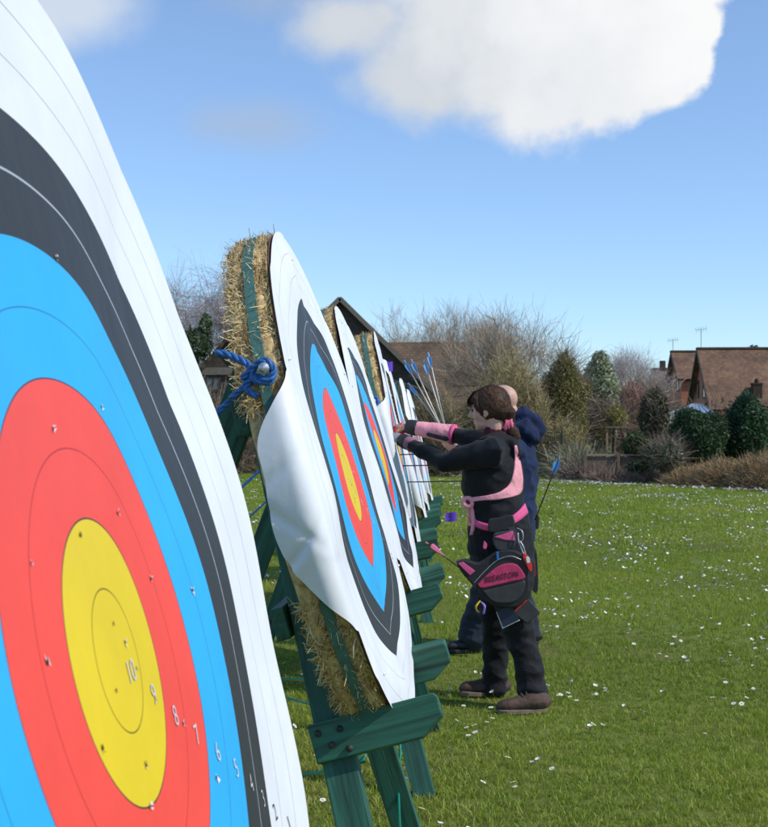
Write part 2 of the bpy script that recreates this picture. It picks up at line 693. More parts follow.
class Face:
    """loose vinyl face: rest position (u, v) on the sheet to a point in target space"""

    def __init__(s, seed, amp, flaps, rmax=.672):
        s.seed, s.amp, s.flaps, s.rmax = seed, amp, flaps, rmax

    def flap(s, deg):
        L = 0.0
        for (a, b, c, d, l) in s.flaps:
            L += l * window(a, b, c, d, deg)
        return L

    def edge(s, th):
        deg = math.degrees(th) % 360
        n = noise.noise(Vector((math.cos(th) * 2.2, math.sin(th) * 2.2, s.seed)))
        return s.rmax + .010 * n + s.flap(deg) * (1 + .10 * noise.noise(Vector((math.cos(th) * 5, math.sin(th) * 5, s.seed + 9))))

    def pos(s, u, v):
        r = math.hypot(u, v)
        th = math.atan2(v, u)
        deg = math.degrees(th) % 360
        L = s.flap(deg)
        sd = s.seed
        k = min(1.0, r / .62)
        w = .010
        w += s.amp * (1.0 * noise.noise(Vector((u * 1.7, v * 1.2, sd))) + (1.5 if sd == 1.3 else .8) * noise.noise(Vector((u * 4.0, v * 3.4, sd + 3)))
                      + .16 * noise.noise(Vector((u * 9, v * 6, sd + 5)))) * (.35 + .65 * k)
        w += .5 * s.amp * k ** 3 * math.sin(th * 5 + sd)
        w = max(w, .0055)
        fk = .013 if s.seed == 5.1 else .010
        if s.seed != 1.3:
            w += fk * (max(0.0, u) / .62) ** 1.6
        w += (min(w, 0.008 + (fk * (max(0.0, u) / .62) ** 1.6 if s.seed != 1.3 else .06)) - w) * .75 * sstep(.56, .66, r)
        if s.seed == 1.3:
            w += .030 * sstep(.02, .80, .25 * u + .9 * v) + .014 * (max(0.0, u) / .62) ** 1.5
        uu, vv = u, v
        r0 = .664
        if r > r0 and L > .004:
            q = r - r0
            am = 1.78 + .06 * noise.noise(Vector((deg * .035, 0, sd)))
            rho = .062 / am
            a = min(q / .062, 1.0) * am
            rr = r0 + rho * math.sin(a)
            z = -rho * (1 - math.cos(a))
            if q > .062:
                ex = q - .062
                rr += ex * math.cos(am)
                z -= ex * math.sin(am)
            fw = min(1.0, q / .12)
            # soft folds running out of the sheet over the flap
            fold = .004 * noise.noise(Vector((deg * .05, r * 3, sd + 1))) + .002 * math.sin(deg * .19 + r * 9 + sd)
            cr_ = deg - 184 - 70 * (r - r0)
            crease = -.013 * math.exp(-(cr_ / 1.0) ** 2) + .009 * math.exp(-((cr_ - 2.4) / 1.3) ** 2) - .008 * math.exp(-((deg - 193 + 90 * (r - r0)) / 1.1) ** 2) - .006 * math.exp(-((deg - 172 - 40 * (r - r0)) / 1.3) ** 2)
            rr += (fold + crease) * fw + .004
            uu, vv = rr * math.cos(th), rr * math.sin(th)
            w = w * (1 - fw * .6) + z
        return uu, vv, w


def strands(rng, n, r, t, stick=.20, lo=.014, hi=.045, wid=(.0014, .0034), keep=None):
    """loose straw ends sticking out of the rim"""
    th = rng.uniform(0, 2 * np.pi, n)
    if keep is not None:
        th = th[[rng.random() < keep(math.degrees(x)) for x in th]]
        n = len(th)
    w = -rng.uniform(.004, t - .004, n)
    rad = np.stack([np.cos(th), np.sin(th), np.zeros(n)], 1)
    tan = np.stack([-np.sin(th), np.cos(th), np.zeros(n)], 1)
    ax = np.tile(np.array([0, 0, 1.0]), (n, 1))
    base = rad * (r - .006 + rng.uniform(-.004, .004, n))[:, None] + ax * w[:, None]
    d = rad * rng.uniform(.0, stick, n)[:, None] + tan * rng.normal(0, .9, n)[:, None] + ax * rng.normal(0, .55, n)[:, None]
    d /= np.linalg.norm(d, axis=1)[:, None]
    L = rng.uniform(lo, hi, n)
    wd = rng.uniform(wid[0], wid[1], n)
    s = np.cross(d, rad)
    s /= (np.linalg.norm(s, axis=1)[:, None] + 1e-9)
    mid = base + d * (L * .55)[:, None] + rng.normal(0, .004, (n, 3))
    end = base + d * L[:, None] + rng.normal(0, .008, (n, 3)) - rad * .004
    h = s * (wd * .5)[:, None]
    for a in (mid, end):
        a[:, 2] = np.clip(a[:, 2], -t - .02, -.003)
    V = np.stack([base - h, base + h, mid - h, mid + h, end - h * .6, end + h * .6], 1).reshape(-1, 3)
    i = np.arange(n)[:, None] * 6
    Fc = np.concatenate([i + np.array([0, 1, 3, 2]), i + np.array([2, 3, 5, 4])], 0)
    pal = np.array([(.76, .57, .27), (.62, .42, .16), (.82, .69, .41), (.40, .24, .085), (.68, .49, .20), (.78, .61, .30)])
    c = pal[rng.integers(0, len(pal), n)] * rng.uniform(.75, 1.15, n)[:, None]
    return V, Fc, np.repeat(c, 6, 0)


def to_world(C, A):
    B = np.array([list(U), list(VV), list(WW)])
    return np.asarray(A) @ B + np.array(C)


def board(mb, p0, p1, wd, th, wdir):
    """square-cut board from p0 to p1; wd along wdir, th across"""
    d = (p1 - p0).normalized()
    a = (wdir - d * wdir.dot(d)).normalized()
    b = d.cross(a)
    mb.box((p0 + p1) / 2, ((p1 - p0).length / 2, wd / 2, th / 2), (d, a, b))
    return d


TARGET_LABELS = [
    'nearest archery target filling the left edge, face printed with numbers and full of arrow holes',
    'straw archery target with blue rope knotted on its rim and a big white flap',
    'archery target directly behind the blue rope knot one, a thin straw crescent showing',
    'archery target the woman pulls arrows from, straw rim with green strap above her gloves',
    'archery target under a small purple flag, white cover folded over its top',
    'small distant archery target just beyond the one with the purple flag, in a white outline',
    'farthest archery target in the row, mostly hidden behind the others',
]
STAND_LABELS = [
    'green timber stand under the nearest target that fills the left edge',
    'green timber stand with bolted bracket in the foreground, under the blue rope knot',
    'green timber stand behind the foreground one, a white loop hooked on its leg',
    'green timber stand left of the woman, under the target she pulls arrows from',
    'green timber stand below the target with the purple flag',
    'green timber stand second from the far end of the row',
    'green timber stand at the far end of the row of targets',
]
C_T = [P(125, 660, 1.08) + Vector((-.016, 0, -.003)), P(345, 478, 3.45), P(376, 458, 5.53) + Vector((.012, 0, 0)), Vector((-.265, 7.5, 1.31)), Vector((-.275, 10.0, 1.27)),
       Vector((-.25, 12.1, 1.20)), Vector((-.24, 14.3, 1.17))]
FACES = [
    Face(1.3, .008, []),
    Face(5.1, .024, [(155, 172, 190, 211, .112)]),
    Face(9.7, .020, [(166, 178, 200, 218, .11)]),
    Face(14.2, .016, [(156, 166, 205, 222, .14)]),
    Face(21.0, .016, [(60, 85, 116, 128, .055), (170, 180, 206, 226, .12)]),
    Face(27.0, .012, [(60, 85, 150, 160, .035), (172, 182, 206, 226, .12)]),
    Face(33.0, .012, [(60, 85, 150, 160, .03), (172, 182, 206, 226, .12)]),
]


def make_target(k):
    C, fc = C_T[k], FACES[k]
    rng = np.random.default_rng(100 + k)
    near = k <= 1
    t = thing('archery_target', C, TARGET_LABELS[k], 'archery target', 'round archery targets in a row')
    # straw boss ------------------------------------------------
    nth, nw = (220, 14) if k < 3 else (110, 9)
    prof = []
    for i in range(nw + 1):
        q = i / nw
        w = -.002 - (BOSS_T - .004) * q
        e = min(q, 1 - q)
        rr = BOSS_R - .02 * (1 - min(1, e / .16)) ** 2
        prof.append((rr, w))
    prof = [(0, -.002), (.3, -.002), (.55, -.002)] + prof + [(.55, -BOSS_T), (.3, -BOSS_T), (0, -BOSS_T)]
    Vn, Fn = [], []
    for i, (rr, w) in enumerate(prof):
        for j in range(nth):
            a = 2 * math.pi * j / nth
            n = .011 * noise.noise(Vector((math.cos(a) * 7, math.sin(a) * 7, w * 30 + k))) + .006 * noise.noise(Vector((math.cos(a) * 25, math.sin(a) * 25, w * 70)))
            x = rr + (n if rr > .5 else 0)
            Vn.append((x * math.cos(a), x * math.sin(a), w))
    for i in range(len(prof) - 1):
        for j in range(nth):
            a, b = i * nth + j, i * nth + (j + 1) % nth
            Fn.append((a, b, b + nth, a + nth))
    Vn = np.array(Vn)
    cb = np.ones((len(Vn), 3))
    ns = [3000, 34000, 18000, 10000, 6000, 3000, 2000][k]
    sv, sf, sc = strands(rng, ns, BOSS_R, BOSS_T, .2 if k else .7, hi=.046 if k else .035, wid=(.0014, .0034) if k < 2 else (.002, .005), keep=lambda dg: 0.0 if fc.flap(dg) > .05 else 1.0)
    allv = np.concatenate([Vn, sv])
    allf = np.concatenate([np.array(Fn), sf + len(Vn)])
    np_mesh('straw_boss', to_world(C, allv), allf, [M['strawbase'], M['straw']], np.concatenate([cb, sc]), t,
            fm=np.concatenate([np.zeros(len(Fn), int), np.ones(len(sf), int)]), smooth=True)
    # brown card behind the vinyl --------------------------------
    mb = MB()
    n = 120
    vs, fs = [], []
    for (rr, w) in ((0, .0005), (BOSS_R + .003, .0005), (BOSS_R + .003, .0025), (0, .0035)):
        for j in range(n):
            a = 2 * math.pi * j / n
            q = rr + (.006 * noise.noise(Vector((math.cos(a) * 4, math.sin(a) * 4, k + 40.0))) if rr else 0)
            vs.append(tuple(to_world(C, (q * math.cos(a), q * math.sin(a), w))))
    for i in range(3):
        for j in range(n):
            a, b = i * n + j, i * n + (j + 1) % n
            fs.append((a, b, b + n, a + n))
    mb.add(vs, fs)
    mb.build('backing_card', M['backing'], t)
    # strap round the rim ---------------------------------------
    mb = MB()
    n = 140
    vs, fs = [], []
    for j in range(n):
        a = 2 * math.pi * j / n
        wc = -.050 + .010 * noise.noise(Vector((math.cos(a) * 1.6, math.sin(a) * 1.6, k + 70.0)))
        rr = BOSS_R + .009 + .003 * noise.noise(Vector((math.cos(a) * 6, math.sin(a) * 6, k + 71.0)))
        for (dw, dr) in ((-.0125, 0), (.0125, 0), (.0125, -.003), (-.0125, -.003)):
            vs.append(tuple(to_world(C, ((rr + dr) * math.cos(a), (rr + dr) * math.sin(a), wc + dw))))
    for j in range(n):
        for q in range(4):
            a, b = j * 4 + q, j * 4 + (q + 1) % 4
            e, f = ((j + 1) % n) * 4 + (q + 1) % 4, ((j + 1) % n) * 4 + q
            fs.append((a, b, e, f))
    mb.add(vs, fs)
    mb.build('strap', M['strap'], t)
    # vinyl face -------------------------------------------------
    nr, nt_ = (150, 300) if k == 0 else ((120, 460) if k < 3 else (60, 150))
    vs, uvs, fs = [], [], []
    for i in range(nr + 1):
        for j in range(nt_):
            th = 2 * math.pi * j / nt_
            rr = fc.edge(th) * (i / nr)
            u, v = rr * math.cos(th), rr * math.sin(th)
            vs.append(fc.pos(u, v))
            uvs.append((u / 2 + .5, v / 2 + .5))
    for i in range(nr):
        for j in range(nt_):
            a, b = i * nt_ + j, i * nt_ + (j + 1) % nt_
            fs.append((a, a + nt_, b + nt_, b))
    mats = [0] * len(fs)
    vs = list(vs)

    def surf(u, v, h):
        x = fc.pos(u, v)
        return (x[0], x[1], x[2] + h)

    if k <= 2:
        rnd = random.Random(11 + k)
        holes = [(-.02, .20), (.13, .22), (-.13, .33), (.09, .36), (-.17, .03), (-.15, .10), (.11, .12), (.17, .05), (-.02, .11),
                 (.01, .03), (.03, .01), (-.03, -.02), (.045, -.015), (-.10, -.05), (.15, -.09), (.21, -.16), (-.13, -.13), (-.12, -.18),
                 (-.02, -.12), (.0, -.09), (-.17, -.3), (.02, -.27), (.3, .02), (-.28, .19), (.08, -.05)]
        if k:
            holes = [(rnd.gauss(0, .14), rnd.gauss(0, .14)) for _ in range(16)]
        for (u, v) in holes:
            rr = rnd.uniform(.0011, .0021)
            n = 9
            o = len(vs)
            ph = rnd.uniform(0, 6.28)
            vs.append(surf(u, v, .0008))
            for j in range(n):
                a = 2 * math.pi * j / n
                q = rr * rnd.uniform(.7, 1.3)
                vs.append(surf(u + q * math.cos(a), v + q * math.sin(a) * 1.3, .0012))
            for j in range(n):
                q = rr * (1.5 + (1.3 if rnd.random() < .25 else .2))
                a = 2 * math.pi * j / n
                vs.append(surf(u + q * math.cos(a), v + q * math.sin(a) * 1.3, .0012 + (rnd.uniform(.0005, .0025) if rnd.random() < .35 else 0)))
            uvs += [(u / 2 + .5, v / 2 + .5)] * (2 * n + 1)
            for j in range(n):
                j2 = (j + 1) % n
                fs.append((o, o + 1 + j, o + 1 + j2))
                mats.append(1)
                if rnd.random() < .4:
                    fs.append((o + 1 + j, o + 1 + n + j, o + 1 + n + j2, o + 1 + j2))
                    mats.append(2)
        # printed ring numbers
        for val, rr in ((10, .030), (9, .0915), (8, .1525), (7, .2135), (6, .2745), (5, .3355), (4, .3965), (3, .4575), (2, .5185), (1, .5795)):
            cu = bpy.data.curves.new('t', 'FONT')
            cu.body = str(val)
            cu.size = .028
            cu.offset = -.0001
            cu.align_x = 'CENTER'
            cu.align_y = 'CENTER'
            cu.resolution_u = 3
            ob = bpy.data.objects.new('t', cu)
            COL.objects.link(ob)
            dg = bpy.context.evaluated_depsgraph_get()
            tm = bpy.data.meshes.new_from_object(ob.evaluated_get(dg))
            bpy.data.objects.remove(ob)
            an = R(-31)
            cu0, cv0 = rr * math.cos(an), rr * math.sin(an)
            o = len(vs)
            for q in tm.vertices:
                u, v = cu0 + q.co.x, cv0 + q.co.y
                vs.append(surf(u, v, .0011))
                uvs.append((u / 2 + .5, v / 2 + .5))
            for p in tm.polygons:
                fs.append(tuple(o + i for i in p.vertices))
                mats.append(3 if val > 2 else 1)
            bpy.data.meshes.remove(tm)
    wv = to_world((0, 0, 0), np.array(vs))
    me = bpy.data.meshes.new('target_face')
    me.from_pydata(wv.tolist(), [], fs)
    for m in (M['face'], M['hole'], M['tear'], M['digit']):
        me.materials.append(m)
    me.polygons.foreach_set('material_index', mats)
    me.polygons.foreach_set('use_smooth', [True] * len(fs))
    ul = me.uv_layers.new(name='rest')
    uv = np.array(uvs, dtype=np.float32)
    li = np.empty(len(me.loops), dtype=np.int32)
    me.loops.foreach_get('vertex_index', li)
    ul.data.foreach_set('uv', uv[li].ravel())
    o = bpy.data.objects.new('target_face', me)
    COL.objects.link(o)
    o.parent = t
    # pins that hold the vinyl -----------------------------------
    if 0 < k < 4:
        for deg, rr in ((151, .612), (229, .612), (90, .60), (30, .61), (-30, .61)):
            a = R(deg)
            p = Vector(to_world(C, surf(rr * math.cos(a), rr * math.sin(a), 0)))
            mb = MB()
            mb.tube([p - WW * .03, p + WW * .002], .002, 6)
            mb.tube([p + WW * .001, p + WW * .003], .0045, 10)
            mb.build('pin', M['white_plastic'], t)
    return t


def make_stand(k):
    C = C_T[k]

    def q(u, v, w):
        return Vector(to_world(C, (u, v, w)))

    st = thing('target_stand', (C.x - .3, C.y, 0), STAND_LABELS[k], 'target stand', 'green timber target stands')
    zc = C.z
    vfoot = -zc / math.cos(LEAN) - .06
    for s in (-1, 1):
        top, foot = .30, vfoot
        u = lambda v: s * (.335 - (v + .60) * .30)
        mb = MB()
        d = board(mb, q(u(foot), foot, -.150), q(u(top), top, -.150), .082, .045, WW)
        o = mb.build('leg', M['wood'], st, bevel=.003)
        add_grain(o, d)
        # bracket that carries the boss
        dl = (q(u(top), top, 0) - q(u(foot), foot, 0)).normalized()
        cr = WW.cross(dl).normalized()
        if cr.dot(U) * s < 0:
            cr = -cr
        uc = s * (.335 - (-.6 + .60) * .335)
        b0 = q(uc, -.600, 0) + cr * .0245
        poly = []
        for (w, v) in ((-.196, .047), (.112, .047), (.118, .038), (.118, -.008), (.060, -.047), (-.196, -.047)):
            poly.append(b0 + WW * w + VV * v)
        mb = MB()
        mb.prism(poly, cr * .045)
        o = mb.build('bracket', M['wood'], st, bevel=.003, recalc=True)
        add_grain(o, WW)
        if k < 4:
            for (w, v) in ((-.175, .022), (-.122, .020), (-.150, -.012), (-.112, -.030)):
                mb = MB()
                p = b0 + WW * w + VV * v + cr * .045
                mb.tube([p - cr * .003, p + cr * .003], .0085, 10)
                mb.tube([p + cr * .002, p + cr * .009], .0055, 6)
                mb.build('bolt', M['bolt'], o)
    # back leg hinged at the apex
    hx = q(0, .26, -.222)
    ft = Vector((hx.x - hx.z * .38, C.y + .02, -.03))
    dd = (hx - ft).normalized()
    mb = MB()
    d = board(mb, ft, hx + dd * .16, .098, .045, Vector((1, 0, 0)))
    o = mb.build('back_leg', M['wood'], st, bevel=.003)
    add_grain(o, d)
    # cross rail behind the boss
    mb = MB()
    d = board(mb, q(-.30, -.30, -.214), q(.30, -.30, -.214), .08, .035, VV)
    o = mb.build('cross_rail', M['wood'], st, bevel=.003)
    add_grain(o, d)
    mb = MB()
    d = board(mb, q(-.09, .22, -.214), q(.09, .22, -.214), .09, .035, VV)
    o = mb.build('hinge_block', M['wood'], st, bevel=.003)
    add_grain(o, d)
    # spreader cords from front legs to back leg
    if k > 0:
        zz = .42 + .07 * math.sin(k * 2.3)
        vq = (zz - zc) / math.cos(LEAN)
        bl = ft + (hx - ft) * ((zz + .06) / hx.z)
        for s in (-1, 1):
            uq = s * (.335 - (vq + .60) * .335)
            a = q(uq, vq, -.21)
            pts = [a + (bl - a) * (i / 10) - Vector((0, 0, .05 * 4 * (i / 10) * (1 - i / 10))) for i in range(11)]
            mb = MB()
            mb.tube(pts, .0042, 6)
            mb.build('spreader_cord', M['cord'], st, smooth=True)
        if k in (1, 2, 3):
            a = q(-.335 - (vq + .6) * -.335, vq - .02, -.21)
            pts = []
            for i in range(25):
                tt = i / 24
                ang = tt * 2 * math.pi * 1.1
                pts.append(a + Vector((-.10 + .10 * math.cos(ang) - .10 * tt, .04 * math.sin(ang * .7), -.13 + .13 * math.cos(ang * .95 + .2) - .16 * tt * tt)))
            mb = MB()
            mb.tube(pts, .0042, 6)
            mb.build('loose_cord', M['cord'], st, smooth=True)
    if k == 1:
        a = q(.45, -.80, -.13)
        mb = MB()
        mb.tube([a + Vector((.03, -.03, .06)), a + Vector((.035, -.03, -.02)), a + Vector((.028, -.03, -.10)), a + Vector((.034, -.04, -.25))], .0042, 6)
        mb.build('loose_cord', M['cord'], st, smooth=True)
    if k == 2:
        a = P(415, 783, 5.0)
        mb = MB()
        pts = [a + Vector((.055 * math.cos(x) - .01, 0, .03 * math.sin(x) + .012 * math.cos(x * 2))) for x in np.linspace(-.3, 2.7, 12)]
        mb.tube(pts, .006, 7)
        mb.build('hook_loop', M['white_plastic'], st, smooth=True)
    return st


def twisted(pts, r, n=3, turns=1.0):
    """laid rope: three strands twisted round a path"""
    mb = MB()
    pts = [Vector(p) for p in pts]
    # resample
    fine = []
    for i in range(len(pts) - 1):
        m = max(2, int((pts[i + 1] - pts[i]).length / (r * .9)))
        for j in range(m):
            fine.append(pts[i].lerp(pts[i + 1], j / m))
    fine.append(pts[-1])
    s = 0
    for q in range(n):
        path = []
        up = None
        s = 0
        for i, p in enumerate(fine):
            tt = (fine[min(i + 1, len(fine) - 1)] - fine[max(i - 1, 0)]).normalized()
            if up is None:
                up = tt.orthogonal().normalized()
            up = (up - tt * up.dot(tt)).normalized()
            b = tt.cross(up)
            if i:
                s += (p - fine[i - 1]).length
            a = s / (r * 7.5) * 2 * math.pi + q * 2 * math.pi / n
            path.append(p + up * (math.cos(a) * r * .5) + b * (math.sin(a) * r * .5))
        mb.tube(path, r * .56, 6)
    return mb


def smooth_path(pts, n=8):
    pts = [Vector(p) for p in pts]
    out = []
    for i in range(len(pts) - 1):
        p0, p1, p2, p3 = pts[max(i - 1, 0)], pts[i], pts[i + 1], pts[min(i + 2, len(pts) - 1)]
        for j in range(n):
            t = j / n
            out.append(.5 * ((2 * p1) + (p2 - p0) * t + (2 * p0 - 5 * p1 + 4 * p2 - p3) * t * t + (3 * p1 - p0 - 3 * p2 + p3) * t ** 3))
    out.append(pts[-1])
    return out


ROPE_LABELS = {
    1: 'twisted blue rope knotted round a bolt on the straw rim of the target in front',
    2: 'blue guy rope of the second visible target, running down to the grass at left',
    3: 'blue guy rope tied to the rim above the woman\'s gloved hands',
    4: 'blue guy rope tied to the target with the purple flag',
    5: 'blue guy rope from the second farthest target',
    6: 'blue guy rope from the farthest target',
}


def make_rope(k):
    C = C_T[k]
    an = R(158)
    kn = Vector(to_world(C, ((BOSS_R + .030) * math.cos(an), (BOSS_R + .030) * math.sin(an), -.052)))
    if k == 1:
        kn = P(264, 369, kn.y)
    rt = thing('guy_rope', kn, ROPE_LABELS[k], 'rope', 'blue guy ropes of the targets')
    r = .0085 if k == 1 else .006
    peg = Vector((kn.x - kn.z / .88, kn.y + .05, .0))
    far = [kn + Vector((-.02, 0, -.02))]
    for i in range(1, 9):
        far.append(kn.lerp(peg, i / 8) - Vector((0, 0, .03 * math.sin(math.pi * i / 8))))
    if k == 1:
        d = kn.y
        loop = smooth_path([P(256, 396, d - .01), P(245, 387, d - .012), P(256, 377, d - .015), P(268, 383, d - .02), P(273, 374, d - .02), P(268, 364, d - .02), P(257, 364, d - .018),
                            P(252, 372, d - .016), P(257, 381, d - .022), P(269, 379, d - .03), P(274, 370, d - .028), P(266, 361, d - .028), P(255, 366, d - .02), P(243, 378, d - .01)], 5)
        twisted(loop, r, 3).build('knot', M['rope'], rt, smooth=True)
        twisted(smooth_path([P(254, 370, d - .01), P(246, 363, d), P(236, 358, d + .01), P(226, 354, d + .015), P(217, 353, d + .02)], 4), r, 3).build('rope_end', M['rope'], rt, smooth=True)
        st = smooth_path([P(258, 378, d - .01), P(246, 386, d), P(232, 398, d + .02), P(218, 412, d + .05), peg.lerp(kn, .6), peg.lerp(kn, .3), peg], 4)
        twisted(st, r, 3).build('rope_line', M['rope'], rt, smooth=True)
        mb = MB()
        p = P(264, 368, d - .035)
        mb.tube([p + Vector((.005, .06, -.01)), p], .005, 8)
        mb.tube([p + Vector((0, .002, 0)), p - Vector((0, .006, 0))], .012, 14)
        mb.tube([p - Vector((0, .006, 0)), p - Vector((0, .012, 0))], .006, 6)
        mb.build('bolt', M['steel'], rt)
    else:
        mb = MB()
        mb.tube(far, r, 6)
        mb.build('rope_line', M['rope'], rt, smooth=True)
        mb = MB()
        for i in range(3):
            c = kn + Vector((random.uniform(-.01, .01), -.005 * i, random.uniform(-.01, .01)))
            mb.tube([c + Vector((.022 * math.cos(a + i), -.006 * math.sin(a * 2), .022 * math.sin(a + i))) for a in np.linspace(0, 5.6, 12)], r * 1.1, 6)
        mb.build('knot', M['rope'], rt, smooth=True)
        mb = MB()
        mb.tube([kn + Vector((0, .05, 0)), kn + Vector((0, -.022, 0))], .009, 10)
        mb.build('bolt', M['steel'], rt)


for k in range(7):
    set_basis(k)
    make_target(k)
    make_stand(k)
    if k:
        make_rope(k)


# ------------------------------------------------------------------ small flags
def flag(p, label, size, wire):
    t = thing('flag', p, label, 'flag', 'small purple flags')
    h = size / 2
    mb = MB()
    vs, fs = [], []
    for s in (0, 1):
        for i in range(7):
            for j in range(5):
                x, z = -h + 2 * h * i / 6, -h * .85 + 1.7 * h * j / 4
                vs.append(p + Vector((x, .006 * math.sin(i * 1.1) + .0015 * s, z + x * .10)))
    for s in (0, 1):
        for i in range(6):
            for j in range(4):
                a = s * 35 + i * 5 + j
                fs.append((a, a + 1, a + 6, a + 5))
    mb.add(vs, fs)
    mb.build('flag_card', M['purple'], t, smooth=True)
    mb = MB()
    mb.tube(wire, .0012, 5)
    mb.build('flag_wire', M['steel'], t)


a = P(387, 367, 9.98)
flag(a, 'small purple flag standing on top of a target', .088, [a + Vector((-.03, .004, -.12)), a + Vector((-.034, .004, .03))])
a = P(451, 517, 9.62)
flag(a, 'small purple flag low over the grass beside the row of brackets', .08, [Vector((-.02, 9.64, .69)), a + Vector((-.03, .004, -.02)), a + Vector((.03, .004, 0))])


# ------------------------------------------------------------------ arrows
def arrow(nock, tip, label, group, fl, sh, r=.0033, fh=.013):
    nock, tip = Vector(nock), Vector(tip)
    t = thing('arrow', nock, label, 'arrow', group)
    d = (tip - nock).normalized()
    a = d.orthogonal().normalized()
    b = d.cross(a)
    mb = MB()
    mb.tube([nock + d * .012, tip], r, 8)
    mb.build('shaft', sh, t, smooth=True)
    for q in range(3):
        an = q * 2 * math.pi / 3 + .4
        o = a * math.cos(an) + b * math.sin(an)
        s = d.cross(o)
        p = nock + d * .03
        mb = MB()
        poly = [p + o * r * .8, p + o * (r + fh) + d * .006, p + o * (r + fh * .9) + d * .03, p + o * (r * .8) + d * .085]
        mb.prism([x - s * .0006 for x in poly], s * .0012)
        mb.build('fletching', fl, t)
    mb = MB()
    mb.tube([nock + d * .015, nock + d * .006], r * 1.05, 8)
    for s in (-1, 1):
        mb.tube([nock + d * .006 + a * s * r * .7, nock + a * s * r * .8], r * .4, 5)
    mb.build('nock', fl, t)
    return t


# four arrows in the man's fist, plus one lower
HAND = P(452, 446, 8.15)
held = [((404, 360), 'blue fletched arrow in the man\'s hand, leftmost tail of the bunch'),
        ((411, 359), 'blue fletched arrow in the man\'s hand, second tail from the left'),
        ((424, 360), 'blue fletched arrow in the man\'s hand, short tail left of the tallest arrow'),
        ((428, 352), 'blue fletched arrow in the man\'s hand, tallest and rightmost of the bunch'),
        ((408, 383), 'blue fletched arrow in the man\'s hand, its tail lowest of the bunch')]
for (px, py), lab in held:
    n_ = P(px, py, 8.25)
    off = Vector((random.uniform(-.012, .012), random.uniform(-.01, .01), random.uniform(-.01, .01)))
    hnd = HAND + off + Vector((-.01, 0, .02))
    arrow(n_, n_ + (hnd - n_).normalized() * ((hnd - n_).length + .13), lab, 'arrows held by the man', M['fletch_blue'], M['alloy'], .0042, .0115)
# arrows stuck in the target by her hands
for i, (dy, zz, lab) in enumerate(((7.25, 1.262, 'dark arrow stuck in the target below her gloves, upper of three'), (7.05, 1.205, 'dark arrow stuck in the target below her gloves, middle of three'),
                                   (7.35, 1.105, 'dark arrow stuck in the target below her gloves, lowest of three'))):
    C = C_T[3]
    x0 = C.x - (zz - C.z) * math.tan(R(12)) + (dy - C.y) * math.tan(R(-.6))
    arrow(Vector((x0 + .66, dy, zz + .012)), Vector((x0 - .03, dy, zz)), lab, 'arrows stuck in the target', M['fletch_pink'], M['carbon'], .0032)
for (px, py, d, lab) in ((376, 384, 9.35, 'pink tailed arrow stuck in the target with the purple flag'),):
    n_ = P(px, py, d)
    arrow(n_, n_ + Vector((-.03, .28, -.40)), lab, 'arrows stuck in the target', M['fletch_pink'], M['alloy'], .004, .02)
# ------------------------------------------------------------------ people
def cloth_mat(name, col, rough=.85, var=.2, weave=350, sheen=.06, foldk=.5):
    m, nt, b = newmat(name)
    n = tex(nt, scale=6, detail=5)
    f = tex(nt, scale=weave, detail=2)
    c = ramp(nt, n, [(.3, tuple(x * (1 - var) for x in col)), (.7, tuple(x * (1 + var) for x in col))])
    nt.links.new(c, b.inputs['Base Color'])
    b.inputs['Roughness'].default_value = rough
    b.inputs['Specular IOR Level'].default_value = .25
    b.inputs['Sheen Weight'].default_value = sheen
    h = mth(nt, 'ADD', mth(nt, 'MULTIPLY', tex(nt, scale=11, detail=4, distortion=1.0), foldk * 2), mth(nt, 'MULTIPLY', f, .12))
    bump(nt, b, h, .5, .012)
    return m


M['skin'] = simple('skin', (.56, .33, .25), .5, .10, 25, .1, 250, spec=.4)
M['skin'].node_tree.nodes['Principled BSDF'].inputs['Subsurface Weight'].default_value = .08
M['skin'].node_tree.nodes['Principled BSDF'].inputs['Subsurface Radius'].default_value = (.02, .008, .004)
M['jacket'] = cloth_mat('black_fleece', (.0075, .009, .0115), .8)
M['trousers'] = cloth_mat('black_trousers', (.008, .008, .0105), .75, foldk=.9)
M['navy'] = cloth_mat('navy_fleece', (.009, .019, .06), .85)
M['jeans'] = cloth_mat('dark_denim', (.022, .029, .045), .85, foldk=.9)
M['pink'] = cloth_mat('pale_pink_fabric', (.86, .36, .41), .7, .08, foldk=1.2)
M['pinkhot'] = cloth_mat('bright_pink_fabric', (.70, .10, .26), .65, .1)
M['crimson'] = cloth_mat('crimson_nylon', (.52, .045, .135), .6, .12)
M['boot'] = simple('brown_leather', (.075, .042, .028), .75, .4, 25, .5, 180)
M['lace'] = simple('boot_lace', (.12, .09, .06), .9, .2)
M['sole'] = simple('boot_sole', (.17, .13, .095), .9, .2, 30)
M['blackshoe'] = simple('black_shoe_leather', (.014, .014, .015), .55, .2)
M['black'] = simple('black_nylon', (.012, .012, .014), .6, .25, 30, .3, 400)
M['greynylon'] = simple('charcoal_nylon', (.035, .036, .038), .65, .25, 30, .3, 300)
M['grey_glove'] = cloth_mat('grey_knit_glove', (.22, .24, .27), .9, .1)
M['red_glove'] = simple('red_finger_tab', (.75, .03, .03), .5, .15)
M['wine'] = cloth_mat('wine_collar', (.06, .010, .018), .85)
M['eye'] = simple('eye', (.05, .03, .02), .2, .1)
M['lip'] = simple('lips', (.42, .17, .15), .5, .1)
M['brow'] = simple('eyebrow', (.06, .035, .022), .9)


def hair_mat():
    m, nt, b = newmat('dark_brown_hair')
    a = N(nt, 'ShaderNodeAttribute', attribute_name='Col')
    nt.links.new(a.outputs['Color'], b.inputs['Base Color'])
    b.inputs['Roughness'].default_value = .55
    b.inputs['Specular IOR Level'].default_value = .22
    return m


